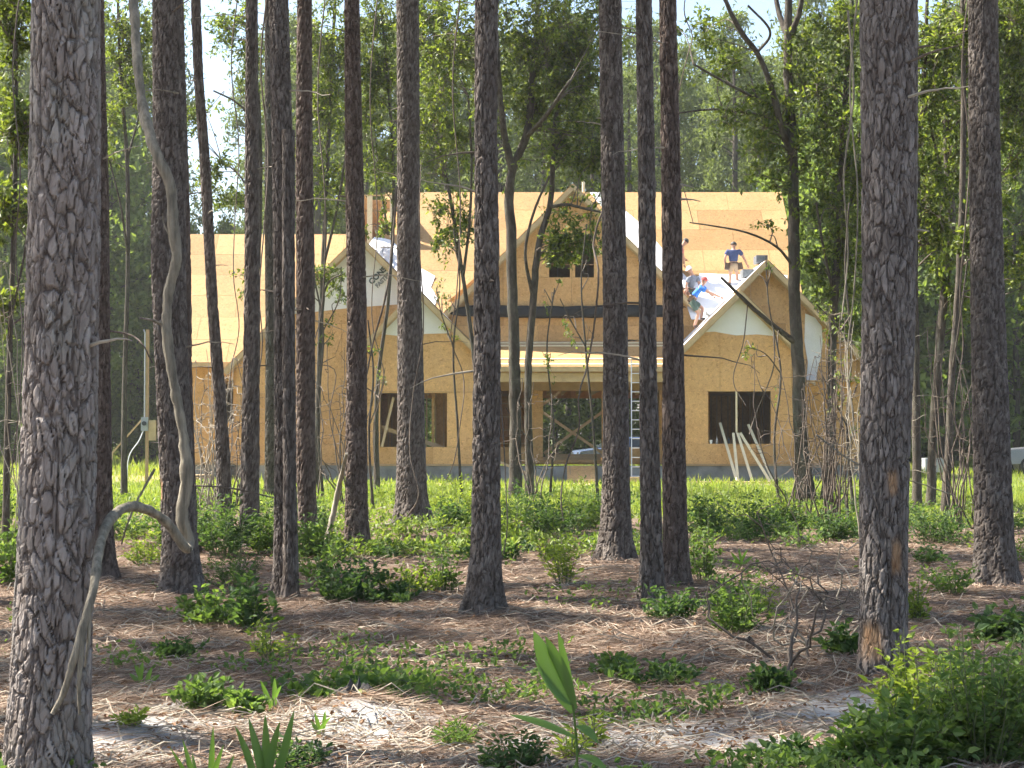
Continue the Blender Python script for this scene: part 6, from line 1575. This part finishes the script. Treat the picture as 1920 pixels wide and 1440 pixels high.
    if belt:
        up_ = J['chest'] - J['pelvis']; up_ /= np.linalg.norm(up_); sx_ = np.cross(up_, face); sx_ /= np.linalg.norm(sx_); fy = np.cross(sx_, up_)
        c0 = J['pelvis'] + up_ * .06; a = np.linspace(0, 2 * math.pi, 20, endpoint=False)
        ring = np.array([c0 + sx_ * .178 * math.cos(t) + fy * .15 * math.sin(t) for t in a]); mb = MB()
        Vb = np.vstack([ring - up_ * .03, ring + up_ * .03]); i = np.arange(20); mb.add(Vb, np.stack([i, (i + 1) % 20, 20 + (i + 1) % 20, 20 + i], 1))
        bl = mb.build('tool_belt', M['leather'], root)
        for s in (-1, 1):
            q = c0 + sx_ * s * .22; mb = MB(); mb.bar(q + up_ * .02, q - up_ * .22 + sx_ * s * .04, .16, .1, fy); mb.build('pouch', M['leather'], bl)
    tag(root, label, 'person', 'workers on the roof')
    return root
def roof_z(Yv): return EAVE + (Yv - EY)
Y0 = 57.64
def q(px, py, dy=0.0): return P(px, py, Y0 + dy)
person(dict(pelvis=q(1375.5, 497), chest=q(1374.5, 475, .05), neck=q(1375, 465.5, .09), head=q(1375.5, 459, .12), ls=q(1365, 470, .05), le=q(1359, 484, .0), lw=q(1360, 497, .08), rs=q(1386, 470, .05), re=q(1395, 484, .08), rw=q(1401, 497, .16),
            lh=q(1371, 500), lk=q(1369, 515, .1), la=q(1368, 531.5, .0), rh=q(1380, 500), rk=q(1381.5, 513, .16), ra=q(1382.5, 527, .18)), 'standing worker in navy shirt and khaki shorts seen from behind', M['navy'], M['khaki'])
Y0 = 55.75
person(dict(pelvis=q(1297, 561), chest=q(1313, 541), neck=q(1319, 531.5), head=q(1321, 524.5, -.03), ls=q(1316, 537, .2), le=q(1328, 547, .25), lw=q(1338, 556, .2), rs=q(1312, 540, -.2), re=q(1331, 549, -.25), rw=q(1351, 557, -.1),
            lh=q(1296, 565, .1), lk=q(1318, 578, .12), la=q(1314, 599, .1), rh=q(1297, 566, -.1), rk=q(1310, 588, -.12), ra=q(1301, 613, -.1), fz=.06), 'worker in bright blue shirt and red cap bending over the rake', M['blue'], M['green_cloth'], hat=M['red_cloth'], face=(1, -.2, -.15))
Y0 = 57.1
person(dict(pelvis=q(1292, 546), chest=q(1300, 522), neck=q(1296, 511.5, -.02), head=q(1292, 504.5, -.04), ls=q(1307, 520, .05), le=q(1312, 534, -.05), lw=q(1306, 545, -.12), rs=q(1291, 522, -.1), re=q(1286, 536, -.15), rw=q(1290, 547, -.2),
            lh=q(1297, 549, .05), lk=q(1306, 543, -.25), la=q(1304, 562, -.1), rh=q(1288, 549, -.05), rk=q(1285, 544, -.25), ra=q(1284, 563, -.1)), 'crouching worker in grey shirt and white cap by the dormer', M['grey_cloth'], M['green_cloth'], hat=M['white_paint'], face=(-.5, -.8, -.2))
Y0 = 57.96
person(dict(pelvis=q(1271, 490), chest=q(1275, 469), neck=q(1281, 459), head=q(1286, 452.5), ls=q(1272, 464, .2), le=q(1276, 478, .25), lw=q(1285, 486, .2), rs=q(1277, 466, -.2), re=q(1281, 482, -.22), rw=q(1283, 496, -.15),
            lh=q(1270, 493, .1), lk=q(1274, 508, .1), la=q(1269, 526, .05), rh=q(1272, 493, -.1), rk=q(1276, 510, -.05), ra=q(1272, 528, -.05)), 'worker in salmon shirt leaning out from behind a pine', M['salmon'], M['khaki'], face=(.9, -.3, -.2))

# ------------------------------------------------------------------ summer haze
hz = MB(); hz.box(-520, 520, -110, 900, -1.2, 46)
hb = hz.build('haze', bpy.data.materials.new('haze_air'))
hm = hb.data.materials[0]; hm.use_nodes = True; hn = hm.node_tree; hn.nodes.clear()
ho = hn.nodes.new('ShaderNodeOutputMaterial'); hv = hn.nodes.new('ShaderNodeVolumePrincipled')
hv.inputs['Color'].default_value = (.95, .97, .96, 1); hv.inputs['Density'].default_value = .0004; hv.inputs['Anisotropy'].default_value = .2
hn.links.new(hv.outputs[0], ho.inputs['Volume'])
hb['kind'] = 'stuff'; hb['label'] = 'thin pale summer haze over the clearing'
scn.cycles.volume_bounces = 0

# ------------------------------------------------------------------ old stumps
def stump(px, py, w, h, m, label, seed):
    rg = np.random.default_rng(seed); b0 = gpt(px, py); W = w / 2 / FPX * b0[1]; H = h / FPX * b0[1]; na, nh = 30, 9
    th = np.linspace(0, 2 * math.pi, na, endpoint=False); V = []
    for i, t in enumerate(np.linspace(0, 1, nh)):
        for j, a in enumerate(th):
            rr = W * (1.25 - .55 * t) * (1 + .16 * math.sin(a * 5 + seed) + .10 * math.sin(a * 9 + t * 3)) * (1 if i < nh - 1 else .55)
            zz = b0[2] - .04 + H * t * (1 + .35 * math.sin(a * 3 + seed) * t + .2 * rg.normal() * t)
            V.append((b0[0] + rr * math.cos(a), b0[1] + rr * math.sin(a), zz))
    V.append((b0[0], b0[1], b0[2] + H * .45)); i = np.arange(nh - 1)[:, None] * na; j = np.arange(na)[None, :]; j2 = (j + 1) % na
    F = np.stack([i + j, i + j2, i + na + j2, i + na + j], -1).reshape(-1, 4); k0 = (nh - 1) * na
    T = np.array([[k0 + q, k0 + (q + 1) % na, len(V) - 1] for q in range(na)])
    tag(part('old_stump', np.array(V), [F, T], m), label, 'stump')
M['char'] = plain('charred_wood', (.055, .05, .047), .95, .5, 14, bmp=1.0)
stump(672, 1312, 80, 34, M['char'], 'low charred stump rising from the pale sand', 3)
stump(1058, 1106, 24, 12, M['dead'], 'small pale stump under the narrow-leaved lime shrub', 5)
stump(1395, 1222, 40, 14, M['char'], 'small dark stump beside dead sticks', 6)
